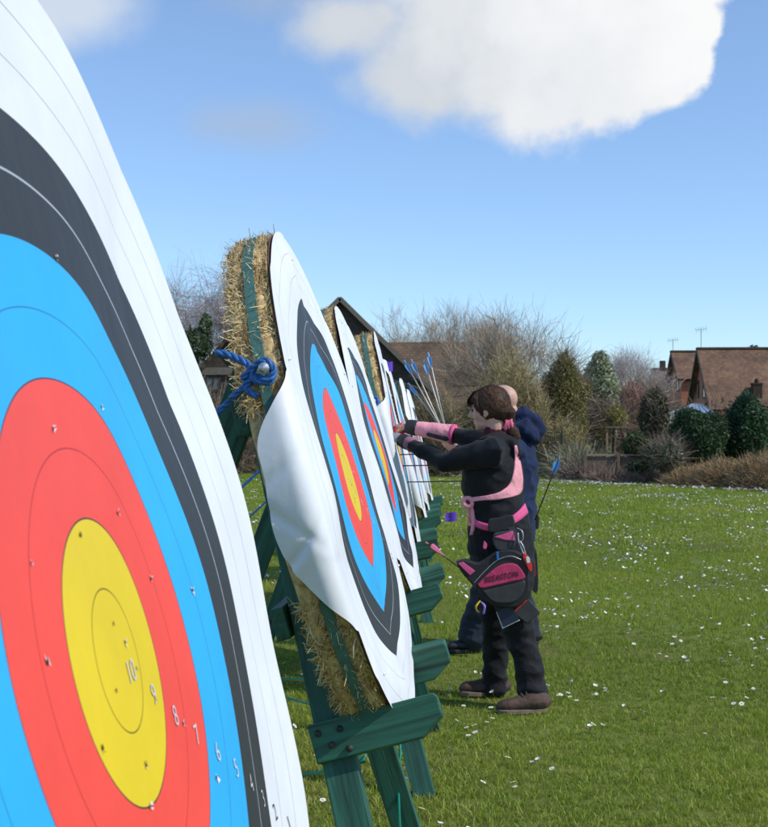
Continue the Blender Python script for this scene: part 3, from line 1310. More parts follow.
M['hair'] = hair_mat()
M['hairbase'] = simple('hair_mass', (.045, .023, .013), .7, .5, 90, .3, 220, spec=.2)


def folds(amp, sx, sy, sz, seed):
    def f(p):
        return amp * (noise.noise(Vector((p.x * sx, p.y * sy, p.z * sz + seed))) + .5 * noise.noise(Vector((p.x * sx * 2.3, p.y * sy * 2.3, p.z * sz * 2.1 + seed))))
    return f


def rfolds(amp, fx, fz, seed, extra=.5):
    """sharp-edged cloth folds running mostly across the limb"""
    def f(p):
        a = noise.noise(Vector((p.x * fx, p.y * fx, p.z * fz + seed)))
        b = noise.noise(Vector((p.x * fx * 2.1 + 7, p.y * fx * 2.1, p.z * fz * 1.9 + seed)))
        return amp * ((.5 - abs(a) * 2.2) + extra * (.5 - abs(b) * 2.2))
    return f


def hand(mb, wrist, dirv, palm_n, thumb_side, size=1.0, curl=(.5, .7, .6), spread=.06):
    """palm, four unequal bent fingers and a thumb leaving the side of the palm"""
    d = dirv.normalized()
    n = (palm_n - d * palm_n.dot(d)).normalized()     # direction the fingers curl towards
    s = d.cross(n).normalized() * thumb_side          # towards the thumb
    k = size
    pl = .085 * k
    mb.tube([wrist - d * .02 * k, wrist + d * .01 * k, wrist + d * pl * .55, wrist + d * pl], [.025 * k, .028 * k, .036 * k, .037 * k], 12, flat=(n, .55))
    for i, (off, L, r) in enumerate(((.027, .072, .0088), (.009, .080, .0092), (-.009, .074, .0088), (-.026, .058, .0078))):
        p = wrist + d * (pl - .004 * k * abs(i - 1)) + s * off * k
        dd = (d + s * spread * (1.2 - i)).normalized()
        pts = [p - dd * .015 * k]
        pts.append(p)
        ang = 0
        cur = p
        for seg, c in zip((.42, .32, .26), curl):
            ang += c
            q = dd * math.cos(ang) + n * math.sin(ang)
            cur = cur + q * (L * seg * k)
            pts.append(cur)
        mb.tube(pts, [r * 1.05 * k, r * 1.08 * k, r * k, r * .92 * k, r * .78 * k], 8)
    p = wrist + d * .022 * k + s * .026 * k
    t1 = (d * .75 + s * .6 + n * .35).normalized()
    t2 = (d * .9 + s * .1 + n * .45).normalized()
    mb.tube([p - t1 * .01 * k, p + t1 * .036 * k, p + t1 * .036 * k + t2 * .03 * k, p + t1 * .036 * k + t2 * .052 * k], [.013 * k, .0115 * k, .0105 * k, .008 * k], 8)


def head(mb, c, f, up, neck, s=1.0):
    """skull, jaw, nose, brow, lips, ears and neck; c = middle of the skull, f = facing"""
    f = f.normalized()
    up = (up - f * up.dot(f)).normalized()
    r = f.cross(up)
    ax = (f, r, up)
    B = lambda a, b_, c_, rad: mb.ball(c + f * a * s + r * b_ * s + up * c_ * s, tuple(x * s for x in rad), ax, 18, 12)
    B(-.012, 0, .028, (.098, .076, .090))
    B(.030, 0, -.020, (.066, .064, .082))      # face
    B(.040, 0, -.078, (.050, .050, .040))      # jaw
    B(.070, 0, -.097, (.022, .026, .019))      # chin
    B(.076, 0, .022, (.022, .048, .014))       # brow
    for q in (-1, 1):
        B(.055, q * .040, -.032, (.030, .022, .026))   # cheek
        B(-.005, q * .077, -.018, (.016, .008, .028))  # ear
        B(.004, q * .075, -.040, (.010, .007, .012))
    p = lambda a, b_, c_: c + f * a * s + r * b_ * s + up * c_ * s
    mb.tube([p(.086, 0, .012), p(.102, 0, -.012), p(.112, 0, -.032)], [.008 * s, .011 * s, .014 * s], 10)
    mb.ball(p(.098, 0, -.037), (.016 * s, .018 * s, .010 * s), ax, 10, 8)
    mb.ball(p(.088, 0, -.062), (.012 * s, .024 * s, .007 * s), ax, 10, 8)
    mb.ball(p(.086, 0, -.074), (.012 * s, .021 * s, .007 * s), ax, 10, 8)
    mb.tube([p(-.02, 0, -.05), p(-.022, 0, -.10), neck], [.056 * s, .054 * s, .066 * s], 14)
    return p, ax


def eyes(p, ax, s, parent):
    for q in (-1, 1):
        mb = MB()
        mb.ball(p(.083, q * .031, -.002), .0105 * s, ax, 10, 8)
        mb.build('eye', M['eye'], parent, smooth=True)
        mb = MB()
        mb.tube([p(.090, q * .018, .020), p(.091, q * .034, .024), p(.080, q * .050, .018)], [.003 * s, .004 * s, .0025 * s], 6)
        mb.build('eyebrow', M['brow'], parent, smooth=True)


def shoe(parent, heel, toe, ankle, mat, sole, name, h=.075, w=.046):
    d = (toe - heel)
    L = d.length
    d.normalize()
    s = Vector((0, 0, 1)).cross(d).normalized()
    z = Vector((0, 0, 1))
    mb = MB()
    b = heel.copy()
    b.z = .0
    ptz = [(0.05, .075, .036), (.15, .080, .037), (.30, .078, .038), (.45, .068, .042), (.60, .056, .047), (.76, .050, .049), (.90, .044, .042), (.96, .034, .030)]
    mb.tube([b + d * (L * a) + z * (.02 + hh * .5) for a, hh, ww in ptz], [hh * .62 for a, hh, ww in ptz], 14, flat=(s, 1.12))
    mb.tube([b + d * (L * .20) + z * .05, ankle + z * .03], [.048, .047], 12)
    o = remesh(mb, name, mat, parent, .006, 3, folds(.003, 25, 25, 30, 3.0))
    for i in range(4):
        a_ = .42 + .075 * i
        zz = .108 - .013 * i
        mb = MB()
        mb.tube([b + d * (L * a_) + s * (.026) + z * (zz - .008), b + d * (L * (a_ + .01)) + z * (zz + .004), b + d * (L * a_) - s * .026 + z * (zz - .008)], .0028, 5)
        mb.build('lace', M['lace'], o)
    mb = MB()
    poly = []
    for a, ww in ((-.01, .020), (.03, .034), (.15, .040), (.4, .041), (.65, .050), (.85, .047), (.97, .028), (1.0, .012)):
        poly.append((a, ww))
    pp = [b + d * (L * a) + s * ww + z * .002 for a, ww in poly] + [b + d * (L * a) - s * ww + z * .002 for a, ww in reversed(poly)]
    mb.prism(pp, z * .022)
    mb.build('sole', sole, o, bevel=.004, recalc=True)
    return o


def on_surface(bvh, left, right, nseg, nacr, thick, name, mat, parent, off=.004):
    """strap lying on a garment: two edges given as sight lines, dropped on the cloth, with real thickness"""
    le = smooth2(left, nseg)
    ri = smooth2(right, nseg)
    top, bot = [], []
    for (a, b) in zip(le, ri):
        rt, rb = [], []
        for j in range(nacr + 1):
            t = j / nacr
            px, py = a[0] + (b[0] - a[0]) * t, a[1] + (b[1] - a[1]) * t
            v = ray(px, py).normalized()
            h = bvh.ray_cast(CAM, v)
            if h[0] is None:
                h = bvh.find_nearest(CAM + v * 6.55)
            nn = h[1] if h[1].dot(v) < 0 else -h[1]
            rt.append(h[0] + nn * (off + thick))
            rb.append(h[0] - nn * .004)
        top.append(rt)
        bot.append(rb)
    # even out
    for _ in range(2):
        for i in range(1, len(top) - 1):
            for j in range(nacr + 1):
                top[i][j] = top[i][j] * .5 + (top[i - 1][j] + top[i + 1][j]) * .25
    mb = MB()
    n, m = len(top), nacr + 1
    vs = [p for r in top for p in r] + [p for r in bot for p in r]
    fs = []
    K = n * m
    for i in range(n - 1):
        for j in range(nacr):
            a = i * m + j
            fs.append((a, a + 1, a + m + 1, a + m))
            fs.append((K + a, K + a + m, K + a + m + 1, K + a + 1))
    for i in range(n - 1):
        for j in (0, m - 1):
            a = i * m + j
            fs.append((a, a + m, K + a + m, K + a))
    for i in (0, n - 1):
        for j in range(nacr):
            a = i * m + j
            fs.append((a, a + 1, K + a + 1, K + a))
    mb.add(vs, fs)
    return mb.build(name, mat, parent, smooth=True, recalc=True)


def smooth2(pts, n):
    p3 = smooth_path([Vector((a, b, 0)) for a, b in pts], n)
    return [(p.x, p.y) for p in p3]


def bvh_of(o):
    w = parent_loc(o.parent) if o.parent else o.location
    return BVHTree.FromPolygons([v.co + w for v in o.data.vertices], [tuple(p.vertices) for p in o.data.polygons])


def hair_strands(fn, n, rng, w=(.0016, .003)):
    """ribbons of hair: fn(rng) gives a list of points and outward normals"""
    V, Fc, C = [], [], []
    for _ in range(n):
        pts, nrm = fn(rng)
        c = np.array((.058, .029, .016)) * rng.uniform(.3, 2.4)
        wd = rng.uniform(*w)
        o = len(V)
        for i, p in enumerate(pts):
            t = (pts[min(i + 1, len(pts) - 1)] - pts[max(i - 1, 0)]).normalized()
            s = t.cross(nrm[i]).normalized() * (wd * (1 - .6 * i / (len(pts) - 1)))
            V += [tuple(p - s), tuple(p + s)]
            C += [c, c]
        for i in range(len(pts) - 1):
            a = o + 2 * i
            Fc.append((a, a + 1, a + 3, a + 2))
    return np.array(V), np.array(Fc), np.array(C)


# ---------------- the woman
WD = 6.65
pw = thing('person', Vector((P(505, 700, WD).x, WD, 0)), 'woman in black fleece reaching to the target, pink sash and belt, dark ponytail', 'person')
fw = Vector((-.90, .44, 0)).normalized()       # she faces left and a little away
lf = Vector((0, 0, 1)).cross(fw).normalized()  # her left, towards the camera
sh_l, el_l, wr_l = P(492, 452, 6.47), P(445, 461, 6.62), P(406, 442, 6.84)
sh_r, el_r, wr_r = P(499, 445, 6.82), P(456, 435, 6.95), P(410, 427, 7.03)
hp_l, hp_r = P(509, 568, 6.58), P(497, 568, 6.76)
kn_l, kn_r = P(521, 640, 6.56), P(496, 637, 6.82)
an_l, an_r = P(535, 700, 6.53), P(496, 689, 6.86)
pel, wst, chs, nck = P(503, 557, 6.67), P(495, 512, 6.67), P(492, 474, 6.66), P(497, 437, 6.66)
hc = P(489, 408, 6.65)
hf = Vector((-.93, .34, -.12)).normalized()
mb = MB()
hp, hax = head(mb, hc, hf, Vector((-.12, 0, 1)), P(497, 441, 6.66), .93)
mb.tube([nck, chs, wst, pel], [.055, .09, .09, .10], 16, flat=(fw, .75))
for (a, b, c) in ((sh_l, el_l, wr_l), (sh_r, el_r, wr_r)):
    mb.tube([chs.lerp(a, .6), a, a.lerp(b, .5), b, b.lerp(c, .5), c], [.045, .040, .034, .029, .024, .022], 12)
for (h, k_, a) in ((hp_l, kn_l, an_l), (hp_r, kn_r, an_r)):
    mb.tube([pel.lerp(h, .8), h, h.lerp(k_, .5), k_, k_.lerp(a, .4), a, a - Vector((0, 0, .04))], [.07, .065, .055, .042, .038, .033, .033], 12)
hd_r = (P(397, 427, 7.09) - wr_r)
hand(mb, wr_r, hd_r, Vector((0, .25, -1)), 1, .95, (.55, .9, .7))
body = remesh(mb, 'body', M['skin'], pw, .0042, 2)
eyes(hp, hax, .93, pw)
# gloved left hand as its own piece
mb = MB()
hand(mb, wr_l, P(392, 435, 6.9) - wr_l, Vector((.1, .4, -1)), -1, .97, (.5, .8, .7))
remesh(mb, 'glove', M['grey_glove'], pw, .0042, 2)
# finger tab on the right hand
mb = MB()
fp = wr_r + hd_r.normalized() * .075
mb.tube([fp + Vector((.015, -.03, -.02)), fp + Vector((-.02, -.035, -.028)), fp + Vector((-.045, -.02, -.045))], [.022, .026, .014], 10, flat=(Vector((0, 1, 0)), .45))
mb.tube([fp + Vector((.0, -.03, -.02)), fp + Vector((.01, -.03, .02))], [.008, .006], 8)
mb.build('finger_tab', M['red_glove'], pw, smooth=True)
# jacket
mb = MB()
tor = [(497, 440, .075, .9), (495, 450, .120, .86), (492.5, 464, .155, .92), (492, 480, .159, .96), (494.5, 497, .149, .95), (497.5, 513, .151, .95), (500, 530, .163, .97), (501.5, 549, .169, .97), (501.5, 553, .167, .97)]
mb.tube([P(a, b, 6.665) for a, b, r, k_ in tor], [r for a, b, r, k_ in tor], 28, flat=(lf, 1.02))
for (a, b, c, e) in ((sh_l, el_l, wr_l, (.100, .076, .061, .051, .043, .034)), (sh_r, el_r, wr_r, (.095, .070, .054, .044, .035, .027))):
    mb.tube([chs.lerp(a, .3) + Vector((0, 0, .06)), a + Vector((.01, 0, 0)), a.lerp(b, .5), b + Vector((0, 0, -.004)), b.lerp(c, .5), b.lerp(c, .93)], e, 18)
# soft hood fold at the nape
mb.tube([P(516, 452, 6.58), P(513, 444, 6.62), P(505, 441, 6.62), P(492, 440, 6.58), P(482, 443, 6.60)], [.028, .04, .042, .034, .022], 10)
jk = remesh(mb, 'jacket', M['jacket'], pw, .0065, 4, rfolds(.010, 6, 9, 1.0))
jb = bvh_of(jk)
mb = MB()
mb.tube([P(497, 443, 6.66), P(496.5, 436, 6.66), P(495, 431.5, 6.65)], [.086, .074, .068], 18)
mb.build('collar', M['wine'], pw, smooth=True)
# forearm guard and cuffs
q = lambda t: el_r.lerp(wr_r, t)
mb = MB()
mb.tube([q(.10), q(.3), q(.55), q(.86)], [.054, .051, .046, .039], 18, cap=False)
remesh(mb, 'arm_guard', M['pink'], pw, .005, 2, folds(.004, 22, 22, 22, 5.0))
mb = MB()
mb.tube([q(.03), q(.10)], [.056, .056], 18, cap=False)
mb.build('arm_guard_band', M['pinkhot'], pw, smooth=True)
mb = MB()
mb.tube([q(.2) + Vector((0, -.05, -.028)), q(.6) + Vector((0, -.045, -.022))], [.014, .012], 8, flat=(Vector((0, 1, 0)), .5))
mb.build('arm_guard_pad', M['black'], pw, smooth=True)
mb = MB()
mb.tube([q(.84), q(.95), q(1.08)], [.042, .043, .037], 18, cap=False)
remesh(mb, 'cuff', M['black'], pw, .005, 2)
ql = lambda t: el_l.lerp(wr_l, t)
mb = MB()
mb.tube([ql(.80), ql(.97)], [.039, .036], 18, cap=False)
remesh(mb, 'cuff', cloth_mat('mauve_knit_cuff', (.30, .13, .17), .9, .15), pw, .005, 2)
mb = MB()
mb.tube([ql(.95), ql(1.12)], [.040, .037], 18, cap=False)
remesh(mb, 'cuff', M['black'], pw, .005, 2)
# trousers
mb = MB()
mb.tube([P(501, 535, 6.67), P(502, 560, 6.67), P(503, 580, 6.66)], [.155, .165, .15], 22)
mb.tube([hp_l + Vector((.01, .02, .02)), P(513, 602, 6.57), kn_l, P(529, 668, 6.54), P(532.5, 690, 6.53), P(533, 703, 6.53)], [.118, .100, .077, .070, .074, .077], 20)
mb.tube([hp_r, P(496, 600, 6.79), kn_r, P(495.5, 665, 6.84), P(494.5, 680, 6.86), P(494, 690.5, 6.86)], [.114, .092, .069, .063, .067, .070], 20)
tr = remesh(mb, 'trousers', M['trousers'], pw, .0065, 4, rfolds(.011, 6, 10, 2.0))
tb = bvh_of(tr)
shoe(pw, P(546, 711, 6.50), P(497, 713, 6.44), an_l, M['boot'], M['sole'], 'boot')
shoe(pw, P(506, 697, 6.88), P(460, 696, 6.84), an_r, M['boot'], M['sole'], 'boot')
# hair
up = hax[2]
rt = hax[1]
mb = MB()
s = .93
mb.ball(hp(-.030, 0, .035), (.094 * s, .084 * s, .086 * s), hax, 18, 12)
mb.ball(hp(-.055, 0, -.010), (.070 * s, .076 * s, .076 * s), hax, 18, 12)
mb.ball(hp(.035, 0, .074), (.058 * s, .066 * s, .036 * s), hax, 14, 10)
mb.ball(hp(.078, 0, .052), (.026 * s, .056 * s, .034 * s), hax, 14, 10)
for sgn in (-1, 1):
    mb.tube([hp(.05, sgn * .062, .06), hp(.038, sgn * .074, .02), hp(.022, sgn * .076, -.015)], [.022, .016, .006], 8)
pony = [hp(-.110, 0, -.030), P(509, 424, 6.63), P(512, 431, 6.63), P(515, 438, 6.63), P(513, 444, 6.62)]
mb.tube(pony, [.036, .026, .034, .030, .010], 12)
remesh(mb, 'hair', M['hairbase'], pw, .005, 3, folds(.003, 40, 40, 40, 8.0))
rng = np.random.default_rng(5)
tie = P(508.5, 423.5, 6.63)
skc = hp(-.02, 0, .02)


def lock(rng):
    th, ph = rng.uniform(-2.8, 2.8), rng.uniform(-.1, 1.57)
    if abs(th) < .5 and ph < .5:
        ph += .5
    st = Vector((math.cos(ph) * math.cos(th), math.cos(ph) * math.sin(th), math.sin(ph)))
    st = hax[0] * st.x + hax[1] * st.y + hax[2] * st.z
    en = (tie - skc).normalized()
    pts, nr = [], []
    for i in range(9):
        t = i / 8
        d = st.lerp(en, t * t * (3 - 2 * t) if t < 1 else 1)
        if d.length < .05:
            d = hax[2].copy()
        d.normalize()
        lo = Vector((d.dot(hax[0]), d.dot(hax[1]), d.dot(hax[2])))
        rr = 1 / math.sqrt((lo.x / .101) ** 2 + (lo.y / .085) ** 2 + (lo.z / .100) ** 2) * s
        pts.append(skc + d * (rr + .004 + rng.normal(0, .0012)))
        nr.append(d)
    return pts, nr


def fringe(rng):
    y = rng.uniform(-.055, .055)
    p = [hp(.02, y * .7, .110), hp(.066, y, .092), hp(.098, y * 1.05, .062), hp(.104 + rng.normal(0, .003), y * 1.1 + rng.normal(0, .006), .028 + rng.normal(0, .008))]
    return p, [hax[2], hax[0] + hax[2], hax[0], hax[0]]


def tail(rng):
    a = rng.uniform(0, 6.28)
    o = Vector((math.cos(a) * .026, math.sin(a) * .022, 0))
    p = [tie + o * .5, P(512, 431, 6.63) + o * 1.2, P(515, 438, 6.63) + o, P(514 + rng.normal(0, 1.6), 445 + rng.normal(0, 2), 6.62) + o * .5]
    return p, [o.normalized()] * 4


hv = [hair_strands(lock, 2800, rng), hair_strands(fringe, 170, rng), hair_strands(tail, 220, rng)]
vo, VV_, FF_, CC_ = 0, [], [], []
for v, f_, c in hv:
    VV_.append(v)
    FF_.append(f_ + vo)
    CC_.append(c)
    vo += len(v)
np_mesh('hair_strands', np.concatenate(VV_), np.concatenate(FF_), M['hair'], np.concatenate(CC_), pw)
mb = MB()
for i in range(3):
    mb.tube([tie + Vector((.004 * i - .004, 0, 0)) + Vector((.012 * math.sin(a * 3 + i) * .3, .030 * math.cos(a), .036 * math.sin(a))) + (Vector((.010 * (i - 1), 0, .004 * (i - 1)))) for a in np.linspace(0, 6.1, 16)], [.009 + .0028 * math.sin(j * 2.3 + i) for j in range(16)], 8)
mb.build('hair_tie', cloth_mat('pink_scrunchie', (.72, .14, .22), .7, .45), pw, smooth=True)
# sash and belt
on_surface(jb, [(516.4, 446), (518.4, 456), (521, 470), (522, 483), (519.5, 494), (507, 498), (495, 499.5), (482, 500.5), (470, 502)],
           [(514.6, 446), (514.6, 458), (513.4, 472), (509, 484.5), (502, 490.5), (496, 493.5), (487, 495.5), (478, 496.5), (470, 497.5)], 5, 5, .003, 'sash', M['pink'], pw)
mb = MB()
k0 = P(469, 501, 6.52)
h_ = jb.ray_cast(CAM, ray(470, 502).normalized())
if h_[0] is not None:
    k0 = h_[0] + h_[1] * .012
for i in range(3):
    mb.tube([k0 + Vector((.022 * math.cos(a + i), -.008 * math.sin(a * 2) - .008, .022 * math.sin(a + i * .8))) for a in np.linspace(0, 5, 9)], .011, 8)
mb.build('sash_knot', M['pink'], pw, smooth=True)
on_surface(jb, [(467.5, 504), (468, 512), (467, 520), (466.6, 527)], [(471, 504), (471.5, 512), (470.5, 520), (468.5, 527)], 4, 2, .004, 'sash_end', M['pink'], pw, .006)
on_surface(jb, [(471, 505), (473, 516), (473, 526), (471.5, 535)], [(473, 505), (475, 516), (475.4, 526), (473, 535)], 4, 2, .004, 'sash_end', M['pink'], pw, .008)
on_surface(jb, [(471, 516), (479, 521), (490, 524), (502, 522), (513, 515), (520, 509), (524, 504)],
           [(471, 522), (479, 528), (490, 531), (503, 529), (515, 523), (522, 518), (527, 513)], 5, 3, .004, 'belt', M['pinkhot'], pw)

# ---------------- things on her belt
def slab(name, pts, d, thick, mat, parent, bev=.012, tilt=0.0):
    """flat bag or board: outline at its own distance, with real thickness"""
    poly = [P(a, b, d + tilt * (a - 500)) for a, b in pts]
    mb = MB()
    mb.prism(poly, Vector((0, thick, 0)))
    return mb.build(name, mat, parent, bevel=bev, recalc=True, smooth=False)


def outline(pts, n=6):
    p = smooth2(list(pts) + [pts[0]], n)
    return p[:-1]


qd = 6.39
qv = thing('quiver', P(500, 580, qd), 'black and pink belt quiver with lettering hanging at the woman\'s hip', 'quiver')
slab('pouch', outline([(456, 562), (466, 560), (480, 563), (497, 552), (512, 550), (524, 556), (529, 572), (529, 590), (523, 604), (511, 608), (495, 605), (481, 598), (473, 586), (462, 573)], 4), qd, .085, M['black'], qv, .014)
slab('pink_panel', outline([(477.5, 584.5), (487, 575), (498, 566.5), (508, 563.5), (517, 565), (523, 572), (524.5, 578.5), (512, 581.5), (497, 585), (482, 588)], 4), qd - .010, .02, M['crimson'], qv, .004)
slab('lower_pocket', outline([(482, 590.5), (497, 587), (512, 583.5), (524.5, 580.5), (523.5, 592), (516, 601), (504, 603.5), (492, 601)], 4), qd - .012, .02, M['greynylon'], qv, .006)
slab('mouth_trim', [(458, 563.5), (463, 562), (475, 571), (470, 575.5)], qd - .006, .01, M['pinkhot'], qv, .002)
mb = MB()
mb.tube([P(482, 589.2, qd - .012), P(497, 586, qd - .012), P(512, 582.5, qd - .012), P(524, 579.5, qd - .012)], .0022, 6)
mb.build('piping', M['black'], qv)
mb = MB()
mb.tube(smooth_path([P(474, 583, qd - .004), P(485, 571, qd - .006), P(497, 560.5, qd - .006), P(510, 556, qd - .006), P(521, 559.5, qd - .006)], 4), .0018, 6)
mb.build('zip', M['steel'], qv)
slab('zip_pull', [(473, 583), (475, 582.5), (475.6, 589), (473.8, 589.2)], qd - .012, .004, M['black'], qv, .0008)
slab('webbing', [(508, 528), (513.5, 527), (526.5, 553), (521.5, 555)], 6.432, .012, M['greynylon'], qv, .002)
cu = bpy.data.curves.new('t', 'FONT')
cu.body = 'BEEASTON'
cu.size = .040
cu.shear = .12
cu.space_character = 1.12
cu.extrude = .0006
cu.align_x = 'CENTER'
cu.align_y = 'CENTER'
ob = bpy.data.objects.new('t', cu)
COL.objects.link(ob)
tm = bpy.data.meshes.new_from_object(ob.evaluated_get(bpy.context.evaluated_depsgraph_get()))
bpy.data.objects.remove(ob)
wd_ = max(v.co.x for v in tm.vertices) - min(v.co.x for v in tm.vertices)
kx = (518 - 484.5) / F * qd / wd_
ctr = P(501.5, 577, qd - .0125)
dn = R(11)
tm.transform(Matrix.Translation(ctr - qv.location) @ Matrix.Rotation(-dn, 4, 'Y') @ Matrix.Rotation(R(90), 4, 'X') @ Matrix.Diagonal((kx, .95, 1, 1)))
tm.name = 'lettering'
tm.materials.clear()
tm.materials.append(M['black'])
lo = bpy.data.objects.new('lettering', tm)
COL.objects.link(lo)
lo.parent = qv
slab('belt_buckle', outline([(489, 519), (500, 517.5), (513, 515), (514, 528), (503, 531), (489, 532.5)], 2), 6.44, .05, M['black'], qv, .006)
slab('accessory_pocket', outline([(494, 533), (505, 531), (514, 531), (516, 541), (513, 549), (504, 552), (496, 549), (493, 541)], 4), 6.425, .05, M['greynylon'], qv, .012)
slab('pocket_trim', [(494.5, 537), (513, 531), (515.6, 541), (505, 540)], 6.42, .02, M['pinkhot'], qv, .003)
mb = MB()
mb.tube(smooth_path([P(517, 528, 6.42), P(522, 531, 6.40), P(523, 539, 6.40), P(519, 542, 6.41), P(518, 533, 6.42)], 5), .0028, 6)
mb.tube(smooth_path([P(519, 542, 6.40), P(522, 550, 6.40), P(526, 558, 6.39), P(524, 548, 6.39), P(520, 541, 6.40)], 5), .0024, 6)
mb.build('carabiner', M['steel'], qv, smooth=True)
slab('tag_strap', outline([(524, 553), (528, 556), (532, 566), (531, 572), (527, 566), (523, 558)], 3), 6.38, .008, M['redplastic'], qv, .002)
slab('tag_strap', outline([(526, 557), (529, 557), (530, 562), (527, 563)], 2), 6.372, .006, M['white_plastic'], qv, .001)
slab('belt_loop', outline([(484, 541), (487, 544), (486, 549), (483, 548)], 2), 6.42, .01, M['pinkhot'], qv, .002)
slab('pen', [(496.4, 552), (498.4, 551.5), (499, 560), (497, 560.6)], 6.376, .01, M['blueplastic'], qv, .001)
t = thing('tassel', P(480, 605, 6.40), 'yellow and purple yarn tassel dangling below the quiver', 'tassel')
mb = MB()
mb.tube(smooth_path([P(482, 590, 6.40), P(483, 597, 6.39), P(481, 601, 6.39)], 3), .0025, 6)
mb.build('cord', M['black'], t)
mb = MB()
for i in range(9):
    a = i * .7
    mb.tube(smooth_path([P(480, 601, 6.385), P(476 + .5 * math.cos(a), 605 + i * .2, 6.38 + .01 * math.sin(a)), P(476.5, 610 + .5 * math.sin(a), 6.385), P(479, 612, 6.39)], 3), .0032, 6)
mb.build('yellow_yarn', simple('yellow_yarn', (.62, .40, .02), .8, .2), t, smooth=True)
mb = MB()
for i in range(9):
    a = i * .7
    mb.tube(smooth_path([P(481, 602, 6.385), P(484.5 + .7 * math.cos(a), 606, 6.38 + .01 * math.sin(a)), P(483.5 + .5 * math.sin(a), 613.5, 6.39)], 3), .0034, 6)
mb.build('purple_yarn', simple('lilac_yarn', (.30, .20, .62), .8, .2), t, smooth=True)
t = thing('folder', P(527, 610, 6.42), 'slim dark grey folder hanging tilted under the quiver with a red seam', 'folder')
slab('cover', outline([(513, 613), (514, 611), (527.5, 599.5), (529, 599.5), (540, 612), (540, 614), (528, 622.5), (526, 622.5)], 1), 6.43, .022, M['greynylon'], t, .004)
slab('seam', [(513, 612), (526.5, 600), (527.2, 600.8), (514, 612.8)], 6.424, .01, M['redplastic'], t, .001)
t = thing('notebook', P(507, 617, 6.41), 'dark blue notebook with white edges below the quiver', 'notebook')
slab('cover', [(497, 612), (511, 604), (519.5, 619.5), (503.2, 627.5)], 6.42, .004, simple('navy_card', (.012, .018, .045), .5, .2), t, .0008)
slab('pages', [(496.2, 612.5), (497.2, 612), (503.6, 627.2), (519.2, 619.3), (520, 620.3), (502.6, 628.8)], 6.425, .009, M['white_plastic'], t, .0008)
arrow(P(425.5, 542, 6.36), P(468, 574, 6.40), 'pink fletched arrow poking out of the woman\'s quiver', None, M['fletch_pink'], M['carbon'], .0038, .014)

# ---------------- the man
MD = 8.3
pm = thing('person', Vector((P(503, 645, MD).x, MD, 0)), 'bald man in navy hooded fleece standing behind the woman, dark jeans', 'person')
fm_ = Vector((-.88, .48, 0)).normalized()
lm = Vector((0, 0, 1)).cross(fm_).normalized()
mhc = P(503, 404, MD)
mhf = Vector((-.86, .45, -.38)).normalized()
msl, mel, mwr = P(506, 446, 8.12), P(482, 470, 8.05), P(459, 449, 8.12)
msr, mer, mwr2 = P(512, 442, 8.5), P(485, 470, 8.62), P(465, 455, 8.5)
mb = MB()
mp, max_ = head(mb, mhc, mhf, Vector((-.3, 0, 1)), P(516, 436, MD), 1.0)
mpel, mch = P(508, 534, MD), P(512, 470, MD)
mb.tube([P(515, 440, MD), mch, P(509, 505, MD), mpel], [.06, .10, .10, .10], 16, flat=(fm_, .75))
for a, b, c in ((msl, mel, mwr), (msr, mer, mwr2)):
    mb.tube([mch.lerp(a, .6), a, b, c], [.05, .042, .034, .027], 12)
ml = [(P(503, 552, 8.2), P(484, 598, 8.18), P(473, 637, 8.22)), (P(512, 552, 8.42), P(519, 595, 8.45), P(529, 634, 8.5))]
for h, k_, a in ml:
    mb.tube([mpel.lerp(h, .7), h, h.lerp(k_, .5), k_, a, a - Vector((0, 0, .05))], [.07, .07, .055, .045, .035, .035], 12)
hand(mb, mwr, P(450, 444.5, 8.13) - mwr, Vector((0, .6, .5)), 1, 1.05, (.6, 1.0, .8))
hand(mb, mwr2, Vector((-.8, -.2, -.3)), Vector((0, 0, -1)), 1, 1.05, (.4, .6, .5))
remesh(mb, 'body', M['skin'], pm, .0055, 2)
eyes(mp, max_, 1.0, pm)
mb = MB()
tor = [(516, 438, .085), (514.5, 446, .14), (513, 462, .165), (512, 480, .162), (511.5, 500, .155), (511, 520, .155), (510, 536, .158), (510, 541, .156)]
mb.tube([P(a, b, MD) for a, b, r in tor], [r for a, b, r in tor], 26, flat=(lm, 1.12))
for a, b, c in ((msl, mel, mwr), (msr, mer, mwr2)):
    mb.tube([mch.lerp(a, .5) + Vector((0, 0, .05)), a, a.lerp(b, .5), b, b.lerp(c, .5), b.lerp(c, .9)], [.12, .10, .086, .076, .066, .05], 18)
mb.tube([P(511, 420, 8.24), P(522, 414, 8.26), P(531, 421, 8.28), P(536, 431, 8.3), P(534, 439, 8.3), P(525, 440, 8.25)], [.03, .055, .066, .066, .05, .03], 14)
mb.tube([P(514, 428, 8.2), P(524, 427, 8.2), P(533, 435, 8.22)], [.04, .06, .05], 12)
remesh(mb, 'fleece', M['navy'], pm, .008, 4, rfolds(.013, 6, 8, 4.0))
mb = MB()
mb.tube([P(510, 528, MD), P(509, 550, MD)], [.158, .16], 20)
mb.tube([P(503, 545, 8.2), P(493, 578, 8.18), P(483, 600, 8.18), P(475, 624, 8.2), P(472.5, 640, 8.22)], [.12, .105, .092, .088, .092], 18)
mb.tube([P(513, 545, 8.42), P(517, 575, 8.44), P(521, 600, 8.46), P(526, 620, 8.48), P(527, 634, 8.48)], [.115, .098, .082, .076, .08], 18)
remesh(mb, 'jeans', M['jeans'], pm, .008, 4, rfolds(.012, 6, 10, 6.0))
shoe(pm, P(483, 644, 8.25), P(447, 645, 8.17), ml[0][2], M['blackshoe'], M['black'], 'shoe', w=.05)
shoe(pm, P(538, 638, 8.55), P(505, 639, 8.52), ml[1][2], M['blackshoe'], M['black'], 'shoe', w=.05)
